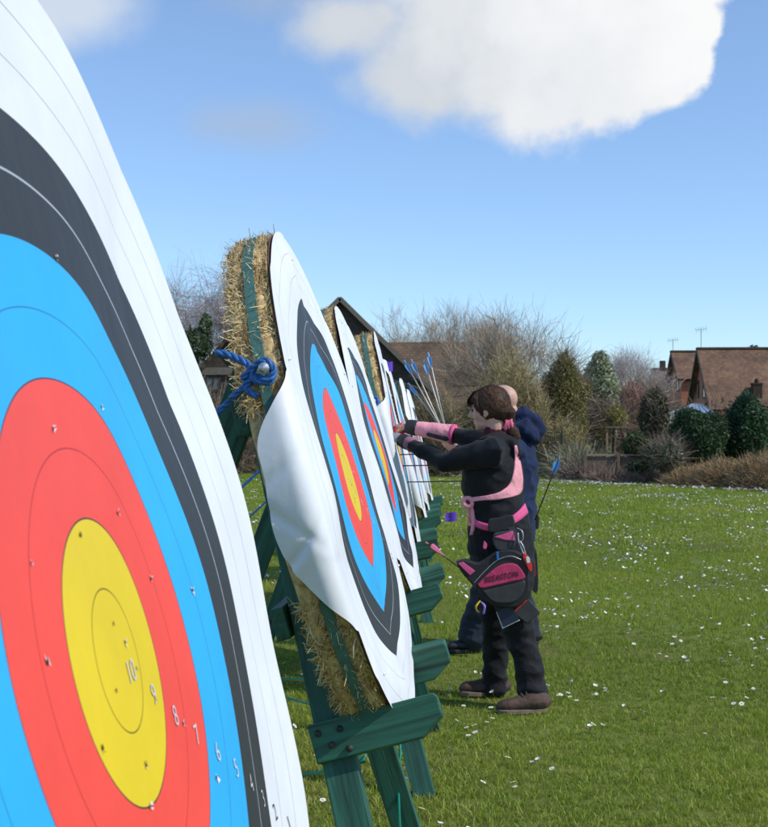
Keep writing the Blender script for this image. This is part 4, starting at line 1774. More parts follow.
qm = thing('quiver', P(534, 560, 8.1), 'dark red trimmed mesh quiver at the man\'s hip, partly hidden behind the woman', 'quiver')
slab('pouch', outline([(530, 548), (536, 549), (538, 570), (538, 590), (534, 592), (529, 580)], 3), 7.9, .05, M['black'], qm, .006)
slab('trim', outline([(533, 556), (535, 560), (536, 575), (534.5, 576), (533, 566)], 2), 7.89, .02, simple('dark_red_trim', (.22, .02, .03), .6), qm, .002)
slab('holder', outline([(536, 515.5), (539, 516), (538.5, 528), (536, 528)], 2), 8.05, .03, M['black'], qm, .003)
arrow(P(559.5, 457, 8.0), P(535, 520, 8.05), 'blue fletched arrow leaning out at the man\'s back against the lawn', None, M['fletch_blue'], M['carbon'], .0042, .020)
# ------------------------------------------------------------------ background: vegetation
def unit(rng, n):
    v = rng.normal(0, 1, (n, 3))
    return v / np.linalg.norm(v, axis=1)[:, None]


def fbm_lump(d, seed):
    """cheap smooth lumps over directions"""
    r = np.random.default_rng(seed)
    o = np.zeros(len(d))
    for k in range(7):
        ax = r.normal(0, 1, 3)
        o += np.sin(d @ ax * (2.2 + .9 * k) + r.uniform(0, 6)) / (1.5 + .6 * k)
    return o / 2.0


def leaf_cloud(rng, clumps, n, size, cols, inner=.45, droop=0.0, lump=.22):
    """many small leaf faces spread through the clumps' volume"""
    cl = np.array([list(c) + list(r) for c, r in clumps])
    vol = cl[:, 3] * cl[:, 4] * cl[:, 5]
    idx = rng.choice(len(cl), n, p=vol ** .75 / (vol ** .75).sum())
    d = unit(rng, n)
    f = rng.uniform(inner, 1, n) ** .5
    lm = np.zeros(n)
    for k in range(len(cl)):
        s = idx == k
        if s.any():
            lm[s] = fbm_lump(d[s], k + int(abs(cl[k, 0]) * 10))
    f *= 1 + lump * lm + rng.normal(0, .05, n)
    p = cl[idx, :3] + d * f[:, None] * cl[idx, 3:]
    nn = d * .6 + rng.normal(0, .8, (n, 3))
    nn /= np.linalg.norm(nn, axis=1)[:, None]
    a = np.cross(nn, unit(rng, n))
    a /= np.linalg.norm(a, axis=1)[:, None] + 1e-9
    if droop:
        a[:, 2] -= droop
        a /= np.linalg.norm(a, axis=1)[:, None]
    b = np.cross(nn, a)
    s = (size * rng.uniform(.5, 1.4, n))[:, None]
    V = np.stack([p - a * s, p + b * s * .42, p + a * s, p - b * s * .42], 1).reshape(-1, 3)
    Fc = np.arange(n * 4).reshape(-1, 4)
    cols = np.array(cols)
    tint = rng.uniform(.7, 1.3, len(cl))
    c = cols[rng.integers(0, len(cols), n)] * (rng.uniform(.65, 1.35, n) * tint[idx])[:, None]
    V[:, 2] = np.maximum(V[:, 2], .01)
    return V, Fc, np.repeat(c, 4, 0)


def ribbons(P3, w, cols, rng):
    """P3 (n, k, 3) polylines -> tapered flat twigs with random facing"""
    n, k, _ = P3.shape
    d = P3[:, -1] - P3[:, 0]
    s = np.cross(d, unit(rng, n))
    s /= np.linalg.norm(s, axis=1)[:, None] + 1e-9
    tp = np.linspace(1, .45, k)
    off = s[:, None, :] * (w[:, None] * tp[None, :])[:, :, None] * .5
    V = np.stack([P3 - off, P3 + off], 2).reshape(-1, 3)
    base = (np.arange(n) * k * 2)[:, None, None]
    st = (np.arange(k - 1) * 2)[None, :, None]
    Fc = (base + st + np.array([0, 1, 3, 2])[None, None, :]).reshape(-1, 4)
    cols = np.array(cols)
    c = cols[rng.integers(0, len(cols), n)] * rng.uniform(.6, 1.35, n)[:, None]
    return V, Fc, np.repeat(c, 2 * k, 0)


def twig_cloud(rng, clumps, n, L, w, cols, upward=.5, inner=.2, curve=.3):
    cl = np.array([list(c) + list(r) for c, r in clumps])
    vol = cl[:, 3] * cl[:, 4] * cl[:, 5]
    idx = rng.choice(len(cl), n, p=vol ** .75 / (vol ** .75).sum())
    d = unit(rng, n)
    f = rng.uniform(inner, 1, n) ** .45
    f *= 1 + .16 * fbm_lump(d, 77) + rng.normal(0, .06, n)
    p = cl[idx, :3] + d * f[:, None] * cl[idx, 3:]
    dr = d * .6 + rng.normal(0, .6, (n, 3))
    dr[:, 2] += upward
    dr /= np.linalg.norm(dr, axis=1)[:, None]
    ll = (L * rng.uniform(.4, 1.4, n))[:, None]
    bend = rng.normal(0, curve, (n, 3)) * ll
    P3 = np.stack([p, p + dr * ll * .5 + bend * .35, p + dr * ll + bend], 1)
    P3[:, :, 2] = np.maximum(P3[:, :, 2], .01)
    return ribbons(P3, w * rng.uniform(.6, 1.4, n), cols, rng)


def merge(parts):
    V, Fc, C, o = [], [], [], 0
    for v, f, c in parts:
        V.append(v)
        Fc.append(f + o)
        C.append(c)
        o += len(v)
    return np.concatenate(V), np.concatenate(Fc), np.concatenate(C)


def grow(rng, p, d, L, r, depth, segs, tips, spread=.55, ratio=.74, up=.15, kids=(2, 3), droop=0.0):
    """recursive limbs; collects (p0, p1, r0, r1)"""
    n = 3
    cur = np.array(p, float)
    dd = np.array(d, float)
    rr = r
    for i in range(n):
        dd = dd + rng.normal(0, .10, 3) + np.array([0, 0, up * .3 - droop * (depth < 2)])
        dd /= np.linalg.norm(dd)
        nx = cur + dd * (L / n)
        r2 = rr * .88
        segs.append((cur, nx, rr, r2))
        if depth > 0 and i > 0 and rng.random() < .55:
            sd = dd + rng.normal(0, spread, 3)
            sd /= np.linalg.norm(sd)
            grow(rng, nx, sd, L * ratio * .8, r2 * .5, depth - 1, segs, tips, spread, ratio, up, kids, droop)
        cur, rr = nx, r2
    if depth <= 0:
        tips.append((cur, dd))
        return
    for _ in range(rng.integers(kids[0], kids[1] + 1)):
        sd = dd + rng.normal(0, spread, 3) + np.array([0, 0, up])
        sd /= np.linalg.norm(sd)
        grow(rng, cur, sd, L * ratio * rng.uniform(.8, 1.15), rr * .68, depth - 1, segs, tips, spread, ratio, up, kids, droop)


def tubes(segs, k=4, col=(.12, .10, .085), rng=None):
    A = np.array([s[0] for s in segs])
    B = np.array([s[1] for s in segs])
    r0 = np.array([s[2] for s in segs])
    r1 = np.array([s[3] for s in segs])
    d = B - A
    d /= np.linalg.norm(d, axis=1)[:, None] + 1e-9
    ref = np.where(np.abs(d[:, 2:3]) < .9, np.array([[0, 0, 1.0]]), np.array([[1.0, 0, 0]]))
    x = np.cross(d, ref)
    x /= np.linalg.norm(x, axis=1)[:, None]
    y = np.cross(d, x)
    n = len(A)
    ring = []
    for (c, r) in ((A, r0), (B, r1)):
        for j in range(k):
            a = 2 * math.pi * j / k
            ring.append(c + (x * math.cos(a) + y * math.sin(a)) * r[:, None])
    V = np.stack(ring, 1).reshape(-1, 3)
    b = (np.arange(n) * 2 * k)[:, None]
    Fc = np.concatenate([b + np.array([j, (j + 1) % k, k + (j + 1) % k, k + j]) for j in range(k)], 0)
    c = np.tile(np.array(col), (len(V), 1))
    if rng is not None:
        c = c * np.repeat(rng.uniform(.7, 1.3, n), 2 * k)[:, None]
    return V, Fc, c


def bare_tree(loc, h, r, seed, label, cat='tree', name='bare_tree', group=None, depth=5, spread=.5, bark=(.13, .11, .09), twig=((.16, .12, .10), (.12, .10, .085)),
              tw=(.5, .016), ntw=6, droop=0.0, lean=(0, 0), trunk_frac=.28, up=.15, ratio=.74):
    rng = np.random.default_rng(seed)
    t = thing(name, loc, label, cat, group)
    segs, tips = [], []
    base = np.array(loc) - np.array([0, 0, .1])
    d = np.array([lean[0], lean[1], 1.0])
    d /= np.linalg.norm(d)
    tl = h * trunk_frac
    cur = base
    tr = []
    for i in range(5):
        nx = cur + (d + rng.normal(0, .03, 3)) * tl / 5
        tr.append((cur, nx, r * (1.25 if i == 0 else 1 - .06 * i), r * (1 - .06 * (i + 1))))
        cur = nx
    L = h * .26
    for q in range(4):
        sd = d + rng.normal(0, spread * .8, 3) + np.array([0, 0, .3])
        sd /= np.linalg.norm(sd)
        grow(rng, cur, sd, L, r * .6, depth - 1, segs, tips, spread, ratio, up, (2, 3), droop)
    # scale the limbs so the crown has the asked height
    top = max(s[1][2] for s in segs)
    k = (loc[2] + h - tw[0] * .4 - cur[2]) / (top - cur[2])
    sc = lambda p: cur + (p - cur) * k
    segs = [(sc(a), sc(b), r0, r1) for a, b, r0, r1 in segs]
    v, f, c = tubes(tr, 9, bark, rng)
    np_mesh('trunk', v, f, M['twig'], c, t, smooth=True)
    v, f, c = tubes(segs, 4, bark, rng)
    np_mesh('branches', v, f, M['twig'], c, t)
    tp = np.array([sc(a) for a, _ in tips])
    td = np.array([b for _, b in tips])
    n = len(tp) * ntw
    p = np.repeat(tp, ntw, 0) + rng.normal(0, .05, (n, 3))
    dr = np.repeat(td, ntw, 0) * .8 + rng.normal(0, .5, (n, 3)) + np.array([0, 0, .25 - droop * 6])
    dr /= np.linalg.norm(dr, axis=1)[:, None]
    ll = (tw[0] * rng.uniform(.5, 1.5, n))[:, None]
    P3 = np.stack([p, p + dr * ll * .5 + rng.normal(0, .05, (n, 3)), p + dr * ll + rng.normal(0, .10, (n, 3)) - np.array([0, 0, droop * 2]) * ll], 1)
    v, f, c = ribbons(P3, tw[1] * rng.uniform(.6, 1.3, n), twig, rng)
    np_mesh('twigs', v, f, M['twig'], c, t)
    return t


def trunk_mesh(t, base, top, r, rng, bark=(.10, .075, .055), limbs=8, reach=.8):
    b, e = np.array(base, float), np.array(top, float)
    segs = []
    n = 6
    for i in range(n):
        segs.append((b + (e - b) * i / n, b + (e - b) * (i + 1) / n, r * (1 - .13 * i), r * (1 - .13 * (i + 1))))
    for i in range(limbs):
        q = b + (e - b) * rng.uniform(.3, .95)
        a = rng.uniform(0, 6.28)
        segs.append((q, q + np.array([math.cos(a), math.sin(a), .5]) * reach * rng.uniform(.5, 1), r * .35, r * .1))
    v, f, c = tubes(segs, 7, bark, rng)
    np_mesh('trunk', v, f, M['twig'], c, t, smooth=True)


def leafy(loc, clumps, n, size, cols, seed, label, cat='shrub', name='evergreen_shrub', group=None, r=.12, droop=0, twigs=None, lump=.22, inner=.45):
    rng = np.random.default_rng(seed)
    t = thing(name, loc, label, cat, group)
    top = max(c[2] for c, _ in clumps)
    trunk_mesh(t, (loc[0], loc[1], -.1), (loc[0], loc[1], max(top, .5)), r, rng, reach=min(1.2, clumps[0][1][0]))
    v, f, c = leaf_cloud(rng, clumps, n, size, cols, inner, droop, lump)
    np_mesh('crown', v, f, M['leaf'], c, t)
    if twigs:
        v, f, c = twig_cloud(rng, clumps, twigs[0], twigs[1], twigs[2], twigs[3])
        np_mesh('twigs', v, f, M['twig'], c, t)
    return t


def thicket(loc, clumps, n, L, w, cols, seed, label, cat='shrub', name='bare_shrub', group=None, upward=.5, leaves=None, stems=14, inner=.2):
    rng = np.random.default_rng(seed)
    t = thing(name, loc, label, cat, group)
    segs = []
    for i in range(stems):
        c, r = clumps[rng.integers(0, len(clumps))]
        b = np.array([c[0] + rng.normal(0, r[0] * .4), c[1] + rng.normal(0, r[1] * .3), -.05])
        e = np.array([c[0] + rng.normal(0, r[0] * .5), c[1] + rng.normal(0, r[1] * .4), c[2] + r[2] * rng.uniform(.3, .9)])
        m = (b + e) / 2 + rng.normal(0, .15, 3)
        segs += [(b, m, .035, .026), (m, e, .026, .012)]
    v, f, c = tubes(segs, 5, (.10, .08, .06), rng)
    np_mesh('stems', v, f, M['twig'], c, t)
    v, f, c = twig_cloud(rng, clumps, n, L, w, cols, upward, inner)
    np_mesh('twigs', v, f, M['twig'], c, t)
    if leaves:
        v, f, c = leaf_cloud(rng, clumps, leaves[0], leaves[1], leaves[2])
        np_mesh('leaves', v, f, M['leaf'], c, t)
    return t


def px(x0, x1, y0, y1, D, depth=None):
    """ellipsoid whose silhouette spans the given photograph box, standing at distance D"""
    a, b = P(x0, (y0 + y1) / 2, D), P(x1, (y0 + y1) / 2, D)
    t, u = P((x0 + x1) / 2, y0, D), P((x0 + x1) / 2, y1, D)
    rx = (b - a).length / 2
    rz = (t - u).length / 2
    return ((a + b) / 2, (rx, depth or rx, rz))


def at(pxx, D):
    p = P(pxx, 430, D)
    return (p.x, D, 0)


GRN = ((.030, .062, .020), (.045, .082, .026), (.020, .040, .016))
OLV = ((.21, .20, .04), (.16, .155, .035), (.29, .265, .07))
TWG = ((.32, .24, .17), (.25, .19, .14), (.19, .145, .11))
TAN = ((.46, .32, .17), (.37, .25, .13), (.27, .18, .10))

# --- the big bare trees behind the archers
PALE = ((.46, .36, .26), (.38, .30, .22), (.33, .26, .19))
bare_tree(at(424, 78), 9.0, .16, 3, 'pale bare tree rising over the brown barn roof', depth=5, spread=.42, tw=(1.0, .016), ntw=4, trunk_frac=.2, bark=(.24, .20, .16), twig=PALE)
bare_tree(at(462, 76), 8.8, .15, 31, 'pale bare tree just right of the brown barn roof end', depth=5, spread=.42, tw=(1.0, .016), ntw=4, trunk_frac=.2, bark=(.24, .20, .16), twig=PALE)
bare_tree(at(512, 45), 5.5, .11, 8, 'wide bare tree above the bald man\'s head', depth=5, spread=.5, tw=(.8, .012), ntw=5, bark=(.21, .17, .12), twig=PALE, trunk_frac=.15)
thicket(at(500, 41), [px(455, 548, 380, 500, 41, 1.6), px(405, 470, 402, 500, 41, 1.5), px(480, 535, 356, 460, 41.5, 1.4), px(508, 550, 380, 500, 41, 1.4), px(535, 588, 420, 500, 40.5, .8)], 46000, .30, .011,
        ((.46, .35, .20), (.38, .29, .16), (.29, .23, .13), (.42, .37, .17)), 41, 'dense brown thicket of twigs behind the two archers', leaves=(22000, .042, ((.28, .25, .075), (.20, .19, .06), (.33, .26, .10))), stems=40)
thicket(at(425, 40), [px(395, 452, 402, 492, 40, 1.2), px(425, 462, 412, 495, 39.5, 1.0)], 7000, .45, .012, ((.25, .20, .11), (.18, .15, .08), (.28, .22, .14)), 43,
        'greenish ivy clad thicket behind the pink arm guard', leaves=(4000, .055, ((.05, .075, .025), (.08, .10, .035), (.12, .125, .05))))
thicket(at(338, 43), [px(255, 345, 400, 492, 43, 1.4), px(325, 410, 400, 492, 43, 1.4)], 12000, .5, .013, TWG, 45, 'brown hedge glimpsed behind the row of targets', leaves=(2500, .06, ((.10, .11, .035), (.06, .08, .025))))
# --- right of the archers
leafy(at(567, 42.5), [px(546, 588, 362, 445, 42.5, .8), px(550, 582, 355, 410, 42.5, .7), px(530, 566, 378, 455, 42.5, .7), px(566, 587, 385, 455, 42.5, .7), px(558, 572, 350, 378, 42.5, .4), px(574, 592, 378, 402, 42.5, .4), px(541, 556, 372, 396, 42.5, .4)], 22000, .042, OLV, 51, 'tall olive green bush beside the pale conical tree', 'bush', 'evergreen_bush', twigs=(4000, .5, .011, TWG), lump=.3)
cone = [px(585 + (1 - t) * 0, 616, 0, 0, 50) for t in ()]
cz = []
for i in range(9):
    t = i / 8
    hw = 19.5 * math.sqrt(max(.06, 1 - (max(0, t - .35) / .70) ** 3)) if t > .35 else 19.5 * (.85 + .43 * t)
    yc = 438 - t * 78
    cz.append(px(600 - hw, 600 + hw, yc - 9, yc + 9, 50, hw / 26))
leafy(at(600, 50), cz, 20000, .06, ((.30, .32, .17), (.42, .43, .28), (.12, .16, .055), (.08, .12, .04), (.46, .46, .34)), 52, 'pale variegated conical evergreen tree among bare bushes', 'tree', 'conical_tree', r=.16, lump=.26)
leafy(at(600, 49.6), [px(588, 613, 402, 452, 48.7, .6)], 1500, .07, ((.05, .07, .03), (.10, .10, .05)), 152, 'mixed shrub at the foot of the conical tree', twigs=(2500, .4, .014, TWG))
for i, (a, h, lab) in enumerate(((614, 6.6, 'faint grey birch just right of the conical tree'), (631, 6.9, 'tall faint grey birch on the skyline, middle of three'), (645, 5.8, 'faint grey birch nearest the brick houses'))):
    bare_tree(at(a, 85), h, .10, 60 + i, lab, depth=5, spread=.36, tw=(.9, .014), ntw=2, bark=(.42, .37, .35), twig=((.52, .45, .43), (.45, .39, .37)), name='birch_tree', droop=.03, trunk_frac=.25, group='grey birches on the skyline')
thicket(at(630, 58), [px(616, 645, 384, 445, 58, 1.2), px(610, 632, 396, 450, 58, 1)], 6000, .5, .018, ((.40, .23, .17), (.32, .19, .14), (.26, .17, .13)), 63, 'reddish brown bare shrub left of the dark conifer')
thicket(at(655, 70), [px(640, 664, 385, 440, 70, 1.2)], 2500, .5, .02, TWG, 64, 'bare brown shrub below the small distant roof')
leafy(at(614, 43), [px(604, 628, 405, 428, 43, .5), px(596, 612, 420, 438, 43, .4)], 1500, .05, ((.42, .35, .05), (.30, .26, .05), (.16, .18, .05)), 65, 'yellow flowering shrub above the pergola posts', twigs=(900, .4, .012, TWG))
leafy(at(653, 38), [px(639, 669, 393, 450, 38, .75), px(644, 664, 388, 420, 38, .5)], 5200, .06, ((.06, .062, .028), (.08, .072, .036), (.04, .045, .022)), 66, 'dark brownish conifer left of the blue conservatory roof', 'tree', 'conifer', twigs=(1500, .3, .012, TWG))
leafy(at(692, 35), [px(666, 724, 415, 466, 35, .9), px(674, 704, 407, 445, 35, .7), px(696, 728, 412, 450, 35, .7)], 24000, .043, GRN, 67, 'dark green laurel bush in front of the conservatory', 'bush', 'laurel_bush', droop=.3)
leafy(at(748, 36), [px(722, 772, 400, 465, 36, 1.0), px(733, 757, 393, 440, 36, .7), px(712, 742, 415, 462, 36, .7)], 24000, .045, ((.028, .068, .024), (.045, .10, .032), (.02, .045, .018)), 68, 'dark green conifer bush before the tiled roof at the right edge', 'bush', 'conifer_bush', droop=.4)
leafy(at(800, 37), [px(775, 840, 395, 470, 37, 1.2)], 5000, .07, OLV, 69, 'yellow green shrub cut by the right edge', twigs=(1500, .4, .013, TWG))
leafy(at(663, 34), [px(645, 684, 440, 470, 34, .6)], 2600, .055, ((.12, .14, .08), (.17, .18, .12), (.08, .095, .05)), 70, 'grey green low shrub above the bramble bank', twigs=(1500, .3, .01, TWG))
leafy(at(634, 36.5), [px(622, 650, 432, 462, 36.5, .5)], 1500, .06, ((.04, .07, .02), (.06, .085, .03), (.09, .09, .03)), 71, 'low green shrub behind the board fence')
leafy(at(638, 35), [px(628, 650, 460, 474, 35, .4)], 700, .055, ((.03, .06, .018), (.05, .08, .03)), 72, 'small bright green clump in front of the board fence')


def spiky(pxx, D, seed, label):
    rng = np.random.default_rng(seed)
    loc = at(pxx, D)
    t = thing('spiky_plant', loc, label, 'plant')
    n = 420
    a = rng.uniform(0, 6.28, n)
    e = rng.uniform(.15, 1.45, n)
    L = rng.uniform(.7, 1.5, n)
    d = np.stack([np.cos(a) * np.cos(e), np.sin(a) * np.cos(e), np.sin(e)], 1)
    p = np.array(loc) + rng.normal(0, .22, (n, 3)) * np.array([1, 1, 0])
    P3 = np.stack([p, p + d * (L * .55)[:, None], p + d * L[:, None] - np.array([0, 0, .18]) * L[:, None]], 1)
    v, f, c = ribbons(P3, rng.uniform(.02, .04, n), ((.28, .27, .17), (.16, .17, .09), (.36, .32, .22)), rng)
    np_mesh('blades', v, f, M['leaf'], c, t)


spiky(571, 38.5, 73, 'spiky leaved plant beside the dark mesh fence')
spiky(584, 37.5, 74, 'spiky leaved plant at the left end of the board fence')
# --- bramble bank along the edge of the lawn
for i, (x0, x1, y0, y1, D, lab, s_) in enumerate(((690, 745, 455, 508, 32.5, 'dry tan bramble mound in front of the laurel', 81), (726, 792, 449, 512, 31.5, 'dry tan bramble mound at the right edge of the lawn', 82),
                                                 (664, 706, 463, 506, 33.5, 'low dry bramble mound below the grey green shrub', 83), (780, 870, 446, 515, 30.5, 'dry bramble mound beyond the right edge', 84))):
    thicket(at((x0 + x1) / 2, D), [px(x0, x1, y0 + 11, y1, D, .9)], 11000, .22, .011, TAN, s_, lab, 'bramble', 'bramble_mound', 'dry brambles along the lawn edge', upward=.15, inner=.5)
thicket(at(630, 35.5), [px(585, 628, 474, 496, 35.5, .7), px(618, 672, 474, 500, 35, .7)], 8000, .26, .012, ((.28, .19, .14), (.34, .25, .19), (.21, .155, .115)), 85, 'low tangle of dead stems at the foot of the board fence', 'bramble', 'dead_stems', upward=.1, inner=.1)
thicket(at(572, 37), [px(556, 596, 466, 494, 37, .6)], 4000, .32, .012, ((.36, .28, .22), (.26, .20, .165)), 86, 'dead stems arching over the lawn below the spiky plants', 'bramble', 'dead_stems', upward=.1)
# far hedge so nothing opens onto bare ground
rng = np.random.default_rng(90)
hc_ = [((x, 62 + 3 * math.sin(x), 1.2), (3.2, 1.6, 1.9 + .5 * math.sin(x * 1.7))) for x in np.arange(-75, 80, 4.2)]
parts = [leaf_cloud(rng, hc_, 26000, .13, ((.035, .045, .018), (.05, .055, .022), (.07, .06, .03))), twig_cloud(rng, hc_, 26000, .8, .025, TWG)]
v, f, c = merge(parts)
tag(np_mesh('far_hedge', v, f, M['leaf'], c), 'long mixed hedge far behind the lawn', 'hedge', kind='stuff')
for i, (pxx, D, h, s_) in enumerate(((-260, 55, 7, 1), (-120, 52, 6, 2), (980, 60, 7, 3), (1120, 55, 6, 4))):
    bare_tree(at(pxx, D), h, .2, 300 + s_, ['bare tree far off beyond the left edge', 'bare tree beyond the left edge', 'bare tree beyond the right edge', 'bare tree far off beyond the right edge'][i], depth=5, spread=.5, tw=(.8, .03), ntw=6)
# --- the gap between the first two targets
bare_tree(at(192, 56), 9.0, .17, 91, 'weeping bare birch left of the straw target, thin drooping twigs', depth=5, spread=.5, tw=(1.3, .012), ntw=5, bark=(.28, .24, .22), twig=((.34, .27, .26), (.28, .22, .21)), name='birch_tree', droop=.07, trunk_frac=.25)
bare_tree(at(222, 52), 7.3, .11, 95, 'smaller bare birch close beside the straw target', depth=5, spread=.42, tw=(1.1, .011), ntw=5, bark=(.36, .31, .27), twig=((.34, .27, .26), (.27, .22, .21)), name='birch_tree', droop=.06, trunk_frac=.3)
leafy(at(190, 44), [px(172, 214, 328, 362, 44, .8), px(165, 198, 345, 385, 44, .8), (P(206, 325, 44), (.25, .2, .42)), px(160, 190, 372, 430, 44, .8)], 5200, .075, ((.05, .09, .026), (.08, .13, .035), (.035, .06, .02)), 92, 'green pine boughs over the dark wooden shed', 'tree', 'pine_tree', droop=.2)
thicket(at(222, 42), [px(185, 262, 400, 492, 42, 1.2), px(160, 215, 385, 480, 42, 1.1)], 8000, .5, .014, TWG, 93, 'brown undergrowth in front of the dark shed', leaves=(900, .06, ((.06, .06, .025), (.04, .05, .02))))

# ------------------------------------------------------------------ background: buildings
def tile_mat(name, base, sx=4.0):
    m, nt, b = newmat(name)
    tcn = N(nt, 'ShaderNodeTexCoord')
    br = N(nt, 'ShaderNodeTexBrick')
    br.inputs['Scale'].default_value = sx
    br.inputs['Mortar Size'].default_value = .035
    br.inputs['Color1'].default_value = (*base, 1)
    br.inputs['Color2'].default_value = (*[x * .62 for x in base], 1)
    br.inputs['Mortar'].default_value = (*[x * .28 for x in base], 1)
    br.inputs['Brick Width'].default_value = .85
    br.inputs['Row Height'].default_value = .72
    nt.links.new(tcn.outputs['UV'], br.inputs[0])
    n = tex(nt, scale=.8, detail=5)
    c = mixc(nt, 1.0, br.outputs[0], ramp(nt, n, [(.3, (.65, .65, .65)), (.7, (1.3, 1.25, 1.2))]), 'MULTIPLY')
    nt.links.new(c, b.inputs['Base Color'])
    b.inputs['Roughness'].default_value = .9
    bump(nt, b, br.outputs[1], -.6, .03)
    return m


M['tile'] = tile_mat('brown_roof_tiles', (.235, .135, .080))
M['tile_old'] = tile_mat('dull_brown_roof_tiles', (.17, .115, .07))
M['brick'] = simple('orange_brick_wall', (.42, .155, .080), .9, .25, 3, .2, 40)
M['board'] = simple('dark_weatherboard', (.065, .052, .044), .85, .35, 6)
M['barge'] = simple('weathered_barge_board', (.17, .14, .11), .8, .2)
M['dark'] = simple('dark_trim', (.03, .025, .022), .7)
M['whitetrim'] = simple('white_trim', (.72, .72, .70), .6, .05)
M['glass'] = simple('window_glass', (.05, .06, .07), .08, .2, spec=.8)
M['bluegl'] = simple('conservatory_glazing', (.20, .27, .36), .25, .08)


def roof_panel(name, a, b, c, d, thick, mat, parent):
    """a,b eave; c,d ridge corners (a-d and b-c verges)"""
    a, b, c, d = map(Vector, (a, b, c, d))
    n = (b - a).cross(d - a).normalized()
    if n.z < 0:
        n = -n
    me_v = [a, b, c, d]
    vs = me_v + [p - n * thick for p in me_v]
    fs = [(0, 1, 2, 3), (7, 6, 5, 4), (0, 4, 5, 1), (1, 5, 6, 2), (2, 6, 7, 3), (3, 7, 4, 0)]
    mb = MB()
    mb.add(vs, fs)
    o = mb.build(name, mat, parent, recalc=True)
    uv = o.data.uv_layers.new(name='UVMap')
    ex = (b - a).normalized()
    ey = n.cross(ex).normalized()
    w = parent_loc(parent)
    for lp in o.data.loops:
        p = o.data.vertices[lp.vertex_index].co + w
        uv.data[lp.index].uv = ((p - a).dot(ex), (p - a).dot(ey))
    return o


def clad_lines(mb, x0, x1, y, z0, z1, step=.2):
    z = z0
    while z < z1:
        mb.box(((x0 + x1) / 2, y, z), ((x1 - x0) / 2, .012, .012))
        z += step


def window(parent, c, w, h, axis):
    """frame and pane set 3 mm proud of a wall; axis = outward normal"""
    c = Vector(c)
    ax = Vector(axis)
    s = ax.cross(Vector((0, 0, 1)))
    mb = MB()
    for q in (-1, 1):
        mb.box(c + s * (q * w / 2), (.05, .035, h / 2 + .05), (s, ax, Vector((0, 0, 1))))
        mb.box(c + Vector((0, 0, q * h / 2)), (w / 2 - .05, .03, .05), (s, ax, Vector((0, 0, 1))))
    mb.box(c, (.025, .025, h / 2 - .05), (s, ax, Vector((0, 0, 1))))
    f = mb.build('window', M['dark'], parent)
    mb = MB()
    mb.box(c, (w / 2 - .04, .012, h / 2 - .04), (s, ax, Vector((0, 0, 1))))
    mb.build('pane', M['glass'], f)


def aerial(parent, p):
    p = Vector(p)
    mb = MB()
    mb.tube([p, p + Vector((0, 0, 1.45))], .02, 6)
    mb.tube([p + Vector((-.4, 0, 1.35)), p + Vector((.4, 0, 1.45))], .013, 5)
    for i in range(5):
        q = p + Vector((-.34 + .17 * i, 0, 1.36 + .02 * i))
        mb.tube([q + Vector((.0, -.15, -.18)), q + Vector((0, .15, .18))], .009, 4)
    mb.build('aerial', M['barge'], parent)


def house_x(name, label, cat, x0, x1, yr, hd_f, hd_b, ez_f, ez_b, rz, roofm, wallm, over=.35):
    """house whose ridge runs along x"""
    t = thing(name, ((x0 + x1) / 2, yr, 0), label, cat)
    yf, yb = yr - hd_f, yr + hd_b
    sf = (rz - ez_f) / hd_f
    sb = (rz - ez_b) / hd_b
    ix0, ix1 = x0 + over, x1 - over
    fy, by = yf + over, yb - over
    mb = MB()
    gz = lambda y: rz - .16 - (sf * (yr - y) if y < yr else sb * (y - yr))
    poly = [Vector((ix0, fy, -.2)), Vector((ix0, by, -.2)), Vector((ix0, by, gz(by))), Vector((ix0, yr, gz(yr))), Vector((ix0, fy, gz(fy)))]
    mb.prism(poly, Vector((ix1 - ix0, 0, 0)))
    w = mb.build('wall', wallm, t, recalc=True)
    roof_panel('roof', (x0, yf, ez_f), (x1, yf, ez_f), (x1, yr, rz), (x0, yr, rz), .14, roofm, t)
    roof_panel('roof', (x0, yb, ez_b), (x1, yb, ez_b), (x1, yr + .004, rz), (x0, yr + .004, rz), .14, roofm, t)
    for (y, z) in ((yf, ez_f), (yb, ez_b)):
        a, b = Vector((x0 - .02, y, z - .1)), Vector((x0 - .02, yr, rz - .1))
        mb = MB()
        dirv = (b - a).normalized()
        mb.box((a + b) / 2, ((b - a).length / 2, .03, .11), (dirv, Vector((1, 0, 0)), dirv.cross(Vector((1, 0, 0)))))
        mb.build('barge_board', M['dark'], t)
    mb = MB()
    mb.tube([(x0, yr, rz + .02), (x1, yr, rz + .02)], .11, 8)
    mb.build('ridge_tiles', roofm, t)
    return t, fy


D_ = 90
ha, fy = house_x('brick_house', 'large brick house with brown tiled roof cut by the right edge', 'house', P(697, 350, D_).x, P(697, 350, D_).x + 16, D_, 4.1, 4.1, 2.75, 2.75, 6.95, M['tile'], M['brick'])
x_ = P(697, 350, D_).x
window(ha, (x_ + .35 - .03, 89, 4.2), 1.1, 1.2, (-1, 0, 0))
window(ha, (x_ + .35 - .03, 91.6, 4.2), 1.0, 1.2, (-1, 0, 0))
aerial(ha, (x_ - .12 + .4, D_, 6.9))
mb = MB()
mb.box((P(760, 400, 86).x, 86.9, 3.6), (.3, .3, .8))
mb.box((P(760, 400, 86).x, 86.9, 4.45), (.34, .34, .05))
mb.tube([(P(760, 400, 86).x, 86.9, 4.5), (P(760, 400, 86).x, 86.9, 4.7)], .14, 10)
mb.build('chimney', M['tile_old'], ha)
xb = P(671, 353, 100).x
hb, fy = house_x('brick_house', 'second brick house with sunlit orange wall, left of the large one', 'house', xb, xb + 9, 100, 2.7, 3.2, 5.2, 4.6, 7.35, M['tile'], M['brick'])
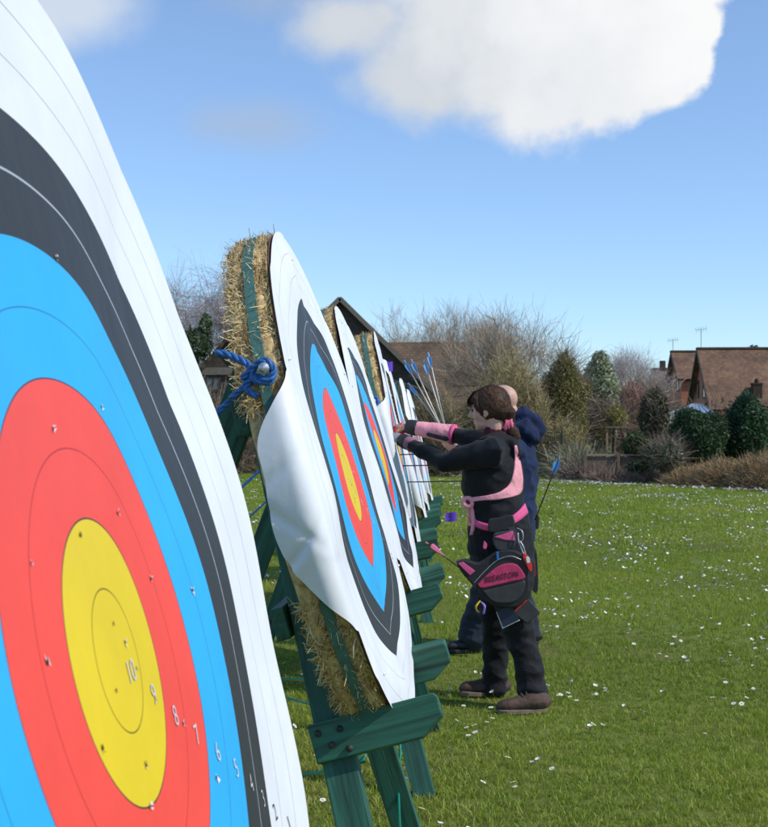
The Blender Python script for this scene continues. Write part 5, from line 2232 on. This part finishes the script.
window(hb, (xb + .35 - .03, 99, 5.0), .8, 1.3, (-1, 0, 0))
window(hb, (xb + 2.2, 97.3 + .35 - .03, 3.9), 1.0, 1.1, (0, -1, 0))
aerial(hb, (xb - .1 + .35, 100.6, 6.9))
xc = P(652, 370, 125).x
hcx, fy = house_x('cottage', 'small distant house with plain brown roof left of the brick houses', 'house', xc, xc + 6, 125, 3.5, 3.5, 4.4, 4.4, 7.2, M['tile_old'], M['brick'])
mb = MB()
mb.box((xc + 1.0, 125, 7.4), (.25, .25, .6))
mb.build('chimney', M['tile_old'], hcx)
leafy(at(753, 118), [px(747, 761, 345, 358, 118, .7), px(749, 757, 356, 420, 118, .4)], 700, .14, GRN, 94, 'dark treetop just peeking over the tiled ridge', 'tree', 'evergreen_tree', r=.2)
# conservatory
cx_ = P(691, 400, 60)
ct = thing('conservatory', (cx_.x, 60, 0), 'small conservatory with pale blue glazed roof before the brick house', 'conservatory')
ap = P(690, 404, 60)
z0 = P(690, 413.5, 60).z
xl, xr = P(674, 413, 59).x, P(712, 411, 59).x
vs = [Vector((xl, 58.4, z0)), Vector((xr, 58.4, z0)), Vector((xr, 61.6, z0)), Vector((xl, 61.6, z0)), Vector((ap.x + .1, 60, ap.z)), Vector((ap.x + .5, 60, ap.z))]
mb = MB()
mb.add(vs, [(0, 1, 5, 4), (1, 2, 5), (2, 3, 4, 5), (3, 0, 4), (3, 2, 1, 0)])
rf = mb.build('roof', M['bluegl'], ct)
M['paletrim'] = simple('grey_glazing_bars', (.30, .33, .37), .5)
mb = MB()
for i in range(7):
    a = vs[0].lerp(vs[1], i / 6) + Vector((0, -.01, .02))
    b = vs[4].lerp(vs[5], i / 6) + Vector((0, -.01, .02))
    mb.tube([a, b], .014, 5)
mb.build('glazing_bars', M['paletrim'], rf)
mb = MB()
mb.box(((xl + xr) / 2, 60, z0 / 2 - .02), ((xr - xl) / 2 - .1, 1.5, z0 / 2))
mb.build('wall', M['glass'], ct)
mb = MB()
for i in range(6):
    mb.box((xl + .1 + (xr - xl - .2) * i / 5, 58.47, z0 / 2 - .02), (.04, .03, z0 / 2))
mb.build('frame', M['whitetrim'], ct)

# the big barn
gx_, gz_ = P(340, 297, 58).x, P(340, 297, 58).z
bt = thing('barn', (gx_, 62, 0), 'large dark weatherboarded barn gable and brown roof behind the targets', 'barn')
hw, ez = 4.9, gz_ - 4.75
mb = MB()
mb.prism([Vector((gx_ - hw + .3, 58.2, -.2)), Vector((gx_ + hw - .3, 58.2, -.2)), Vector((gx_ + hw - .3, 58.2, ez)), Vector((gx_, 58.2, gz_ - .25)), Vector((gx_ - hw + .3, 58.2, ez))], Vector((0, 9, 0)))
mb.build('wall', M['board'], bt, recalc=True)
mb = MB()
z = .3
while z < gz_ - .5:
    h_ = (hw - .3) * min(1, (gz_ - .25 - z) / (gz_ - .25 - ez))
    mb.box((gx_, 58.185, z), (h_ - .03, .012, .014))
    z += .22
mb.build('cladding', simple('weatherboard_edges', (.09, .074, .06), .85), bt)
for s in (-1, 1):
    roof_panel('roof', (gx_ + s * hw, 57.9, ez - .1), (gx_ + s * hw, 67.5, ez - .1), (gx_ + s * .003, 67.5, gz_), (gx_ + s * .003, 57.9, gz_), .16, M['tile_old'], bt)
    a, b = Vector((gx_ + s * hw, 57.87, ez - .17)), Vector((gx_, 57.87, gz_ - .07))
    dv = (b - a).normalized()
    mb = MB()
    mb.box((a + b) / 2, ((b - a).length / 2, .03, .10), (dv, Vector((0, 1, 0)), dv.cross(Vector((0, 1, 0)))))
    mb.build('barge_board', M['barge'], bt)
w0, w1, rz_ = P(388, 343, 61.5).x, P(463, 343, 61.5).x, P(430, 342, 61.5).z
lo_ = 2.3
roof_panel('wing_roof', (w0 - 1.5, 57.95, lo_), (w1 + 2.0, 57.95, lo_), (w1, 61.5, rz_), (w0 - 1.5, 61.5, rz_), .16, M['tile_old'], bt)
roof_panel('wing_roof', (w0 - 1.5, 65, lo_), (w1 + 2.0, 65, lo_), (w1, 61.505, rz_), (w0 - 1.5, 61.505, rz_), .16, M['tile_old'], bt)
roof_panel('wing_roof', (w1 + 2.0, 57.95, lo_), (w1 + 2.0, 65, lo_), (w1 + .003, 61.51, rz_), (w1 + .003, 61.49, rz_), .16, M['tile_old'], bt)
mb = MB()
mb.box(((w0 + 1.0 + w1 + 1.6) / 2, 61.5, 1.05), ((w1 + 1.6 - w0 - 1.0) / 2, 3.1, 1.2))
mb.build('wing_wall', M['board'], bt)
# dark shed at left
sx, sz = P(232, 330, 49).x, P(232, 330, 49).z
sh = thing('shed', (sx, 51, 0), 'dark wooden shed with steep roof between the first two targets', 'shed')
hw, ez = 1.75, sz - 2.0
mb = MB()
mb.prism([Vector((sx - hw + .15, 49.15, -.2)), Vector((sx + hw - .15, 49.15, -.2)), Vector((sx + hw - .15, 49.15, ez)), Vector((sx, 49.15, sz - .2)), Vector((sx - hw + .15, 49.15, ez))], Vector((0, 4, 0)))
mb.build('wall', simple('brown_shed_boards', (.06, .045, .034), .85, .35, 6), sh, recalc=True)
for s in (-1, 1):
    roof_panel('roof', (sx + s * hw, 48.9, ez - .1), (sx + s * hw, 53.4, ez - .1), (sx + s * .003, 53.4, sz), (sx + s * .003, 48.9, sz), .12, M['tile_old'], sh)
mb = MB()
mb.box((sx - .4, 49.1, P(220, 371, 49).z), (1.1, .05, .14))
mb.build('beam', M['barge'], sh)
window(sh, (sx - .75, 49.12, P(211, 384, 49).z), .55, .5, (0, -1, 0))

# ------------------------------------------------------------------ fences and posts at the lawn edge
M['fencewood'] = simple('weathered_fence_boards', (.17, .12, .085), .85, .3, 8)
a, b = P(584, 457, 36.2), P(652, 457, 36.2)
ft_ = thing('board_fence', ((a.x + b.x) / 2, 36.2, 0), 'low weathered board fence among the bushes', 'fence')
mb = MB()
n = 16
for i in range(n):
    x = a.x + (b.x - a.x) * (i + .5) / n
    mb.box((x, 36.2 + .004 * (i % 2), .33), ((b.x - a.x) / n / 2 - .004, .012, .33 + .01 * math.sin(i * 2.1)))
mb.build('boards', M['fencewood'], ft_)
mb = MB()
mb.box(((a.x + b.x) / 2, 36.19, .71), ((b.x - a.x) / 2, .05, .022))
mb.build('top_rail', simple('pale_rail', (.33, .25, .18), .8, .2), ft_)
for i in range(3):
    mb = MB()
    mb.box((a.x + .03 + (b.x - a.x - .06) * i / 2, 36.13, .36), (.04, .04, .42))
    mb.build('post', M['fencewood'], ft_)
pg = thing('pergola', (P(623, 430, 41).x, 41, 0), 'bare timber pergola posts and rail behind the low fence', 'pergola')
for q in (607, 625, 634):
    x = P(q, 430, 41).x
    zt = P(q, 425, 41).z
    mb = MB()
    mb.box((x, 41, zt / 2 - .05), (.03, .03, zt / 2))
    mb.build('post', simple('pale_timber', (.28, .20, .12), .8, .2), pg)
mb = MB()
mb.box((P(621, 430, 41).x, 40.93, P(620, 425.5, 41).z - .05), (.5, .02, .025))
mb.build('rail', M['fencewood'], pg)
# dark mesh fence behind the archers
f0, f1 = P(536, 450, 39.5), P(562, 450, 39.5)
mf = thing('mesh_fence', ((f0.x + f1.x) / 2, 39.5, 0), 'dark green mesh fence panel right behind the archers', 'fence')
M['fmetal'] = simple('dark_green_fence_metal', (.02, .04, .03), .5)
zt = P(550, 432, 39.5).z
mb = MB()
for i in range(15):
    x = f0.x + (f1.x - f0.x) * i / 14
    mb.tube([(x, 39.5, .02), (x, 39.5, zt)], .008, 5, cap=False)
for i in range(9):
    z = .08 + (zt - .1) * i / 8
    mb.tube([(f0.x, 39.515, z), (f1.x, 39.515, z)], .008, 5, cap=False)
mb.build('mesh_panel', M['fmetal'], mf)
for x in (f0.x, f1.x):
    mb = MB()
    mb.tube([(x, 39.54, 0), (x, 39.54, zt + .06)], .03, 8)
    mb.build('post', M['fmetal'], mf)
# ------------------------------------------------------------------ lawn
def grass(name, ya, yb, dens, hmin, hmax, wid, seed, segs):
    rng = np.random.default_rng(seed)
    hw = lambda y: .36 * y + 1.1
    A = (hw(ya) + hw(yb)) * (yb - ya)
    n = int(A * dens)
    # clumpy: pick tuft centres, then blades round them
    nt_ = max(1, n // 7)
    y = np.sqrt(rng.uniform(ya * ya, yb * yb, nt_)) if ya > 6 else rng.uniform(ya, yb, nt_)
    x = rng.uniform(-1, 1, nt_) * (.36 * y + 1.1)
    ph = np.sin(x * 1.3 + 2 * np.sin(y * .7)) * np.sin(y * 1.1 + 1.5 * np.sin(x * .9)) + .6 * np.sin(x * 4.1 + y * 2.3) * np.sin(y * 3.7 - x * 1.9)
    tx = np.repeat(x, 7) + rng.normal(0, .022 * max(1, ya / 7), nt_ * 7)
    ty = np.repeat(y, 7) + rng.normal(0, .022 * max(1, ya / 7), nt_ * 7)
    hh = np.repeat(1 + .28 * ph + rng.normal(0, .15, nt_), 7)
    tone = np.repeat(ph + rng.normal(0, .5, nt_), 7)
    n = len(tx)
    h = rng.uniform(hmin, hmax, n) * np.clip(hh, .45, 1.7)
    a = rng.uniform(0, 2 * np.pi, n)
    ln = np.abs(rng.normal(.35, .35, n))
    d = np.stack([np.cos(a) * ln, np.sin(a) * ln, np.ones(n)], 1)
    d /= np.linalg.norm(d, axis=1)[:, None]
    p = np.stack([tx, ty, np.zeros(n)], 1)
    b = rng.uniform(0, 2 * np.pi, n)
    s = np.stack([np.cos(b), np.sin(b), np.zeros(n)], 1) * (wid * rng.uniform(.6, 1.4, n))[:, None] * .5
    pal = np.array([(.18, .27, .020), (.255, .355, .030), (.33, .41, .040), (.40, .41, .07), (.48, .42, .15)])
    lo_ = np.sin(tx * .55 + 1.7 * np.sin(ty * .31)) * np.sin(ty * .47 + 1.1 * np.sin(tx * .6)) + .7 * np.sin(tx * 1.9 + 3 * np.sin(ty * .8)) * np.sin(ty * 1.7)
    k = np.clip((1.45 + .55 * tone + .75 * lo_ + rng.normal(0, .8, n)).round().astype(int), 0, 4)
    c = pal[k] * rng.uniform(.7, 1.25, n)[:, None]
    if segs == 2:
        m = p + d * (h * .55)[:, None]
        e = p + d * h[:, None] + np.stack([np.cos(a), np.sin(a), -.3 * np.ones(n)], 1) * (h * .35)[:, None]
        V = np.stack([p - s, p + s, m - s * .8, m + s * .8, e], 1).reshape(-1, 3)
        i = np.arange(n)[:, None] * 5
        T = np.concatenate([i + np.array([0, 1, 3]), i + np.array([0, 3, 2]), i + np.array([2, 3, 4])], 0)
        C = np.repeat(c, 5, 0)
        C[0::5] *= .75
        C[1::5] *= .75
    else:
        e = p + d * h[:, None]
        V = np.stack([p - s, p + s, e], 1).reshape(-1, 3)
        T = np.arange(n * 3).reshape(-1, 3)
        C = np.repeat(c, 3, 0)
    return V, T, C


parts = [grass('g', 3.0, 8, 8500, .016, .037, .0029, 1, 2), grass('g', 8, 15, 3000, .018, .042, .005, 2, 1), grass('g', 15, 41, 650, .022, .05, .013, 3, 1)]
v, f, c = merge(parts)
tag(np_mesh('grass', v, f, M['grass'], c), 'short green lawn grass with scattered tufts', 'grass', kind='stuff')
# worn whitish line across the far lawn
rng = np.random.default_rng(17)
n = 900
t_ = rng.uniform(0, 1, n)
A_, B_ = G(395, 474.5), G(800, 494)
p = np.array(A_)[None, :] * (1 - t_)[:, None] + np.array(B_)[None, :] * t_[:, None]
p[:, 1] += rng.normal(0, .16, n) + .25 * np.sin(t_ * 9)
p[:, 2] = rng.uniform(.03, .055, n)
a = rng.uniform(0, 6.28, n)
L = rng.uniform(.03, .10, n)
d = np.stack([np.cos(a), np.sin(a), rng.normal(.1, .25, n)], 1)
s = np.stack([-np.sin(a), np.cos(a), rng.normal(0, .3, n)], 1)
V = np.stack([p - d * L[:, None] - s * .012, p + d * L[:, None] - s * .012, p + d * L[:, None] + s * .012, p - d * L[:, None] + s * .012], 1).reshape(-1, 3)
M['chalk'] = simple('chalked_grass', (.46, .47, .40), .9, .2, 5)
tag(np_mesh('chalk_line', V, np.arange(n * 4).reshape(-1, 4), M['chalk']), 'worn white chalk line across the far lawn', 'marking', kind='stuff')

# ------------------------------------------------------------------ daisies
M['petal'] = simple('daisy_petals', (.80, .80, .78), .6, .05)
M['dcentre'] = simple('daisy_centre', (.62, .42, .02), .8, .15)
M['stem'] = simple('daisy_stem', (.05, .09, .02), .7)


def daisy_geo(closed=0.0):
    mb = MB()
    n = 11
    for i in range(n):
        a = 2 * math.pi * i / n + .1 * math.sin(i * 3.1)
        r = Vector((math.cos(a), math.sin(a), 0))
        s = Vector((-math.sin(a), math.cos(a), 0))
        R_ = .0115 * (1 + .12 * math.sin(i * 2.7))
        z = closed * .008
        vs = [r * .002 - s * .001, r * .002 + s * .001, r * (R_ * .75) + s * .0024 + Vector((0, 0, z * .6 + .0012)), r * R_ + Vector((0, 0, z)), r * (R_ * .75) - s * .0024 + Vector((0, 0, z * .6 + .0012))]
        mb.add(vs, [(0, 1, 2, 3, 4)], 0)
    mb.ball((0, 0, .001), (.0038, .0038, .0026), None, 8, 5, 1)
    mb.tube([(0, 0, -.001), (.003, .001, -.02), (.002, 0, -.045)], .0008, 5, 2)
    return mb


protos = []
for cl in (0.1, .9):
    o = daisy_geo(cl).build('daisy', [M['petal'], M['dcentre'], M['stem']], None, origin=(0, 0, 0))
    protos.append(o)
rng = np.random.default_rng(23)
pos = []
while len(pos) < 9500:
    yy = math.sqrt(rng.uniform(3.6 ** 2, 36 ** 2))
    xx = rng.uniform(-.30 * yy - .4, .34 * yy + .6)
    cl = math.sin(xx * 1.1 + 1.3 * math.sin(yy * .6)) * math.sin(yy * .8 + xx * .5) + .5 * math.sin(xx * 3.3 - yy * 2.1)
    right = 1.0 if xx > .1 else .55
    if rng.random() < right * min(1, max(.06, .34 + .42 * cl)):
        m = 1 if rng.random() < .55 else rng.integers(2, 5)
        for _ in range(m):
            pos.append((xx + rng.normal(0, .05), yy + rng.normal(0, .07)))
pos.sort(key=lambda q: q[1])
inview = lambda q: -.28 * q[1] < q[0] < .30 * q[1] and q[1] > 4.3
near = [q for q in pos if inview(q)][:300]
ns = set(near)
first = {0: True, 1: True}
for i, (xx, yy) in enumerate(near):
    w = 1 if rng.random() < .3 else 0
    o = protos[w]
    if not first[w]:
        o = protos[w].copy()
        COL.objects.link(o)
    first[w] = False
    k = rng.uniform(.85, 1.35)
    o.location = (xx, yy, .032 * k)
    o.scale = (k, k, k)
    o.rotation_euler = (rng.normal(0, .3), rng.normal(.15, .3), rng.uniform(0, 6.28))
    tag(o, 'small white daisy with yellow centre in the near lawn', 'daisy', 'daisies in the near lawn')
far = np.array([q for q in pos if q not in ns])
n = len(far)
ang = np.linspace(0, 2 * np.pi, 7)[:-1]
r = rng.uniform(.0085, .0145, n) * (1 + .010 * far[:, 1])
tl = rng.normal(0, .35, (n, 2))
V = np.zeros((n, 6, 3))
for j in range(6):
    V[:, j, 0] = far[:, 0] + r * math.cos(ang[j])
    V[:, j, 1] = far[:, 1] + r * math.sin(ang[j])
    V[:, j, 2] = .038 + r * (tl[:, 0] * math.cos(ang[j]) + (tl[:, 1] - .2) * math.sin(ang[j])) + rng.uniform(0, .012, n)
tag(np_mesh('daisies', V.reshape(-1, 3), np.arange(n * 6).reshape(-1, 6), M['petal']), 'white daisies sprinkled over the farther lawn', 'daisies', kind='stuff')
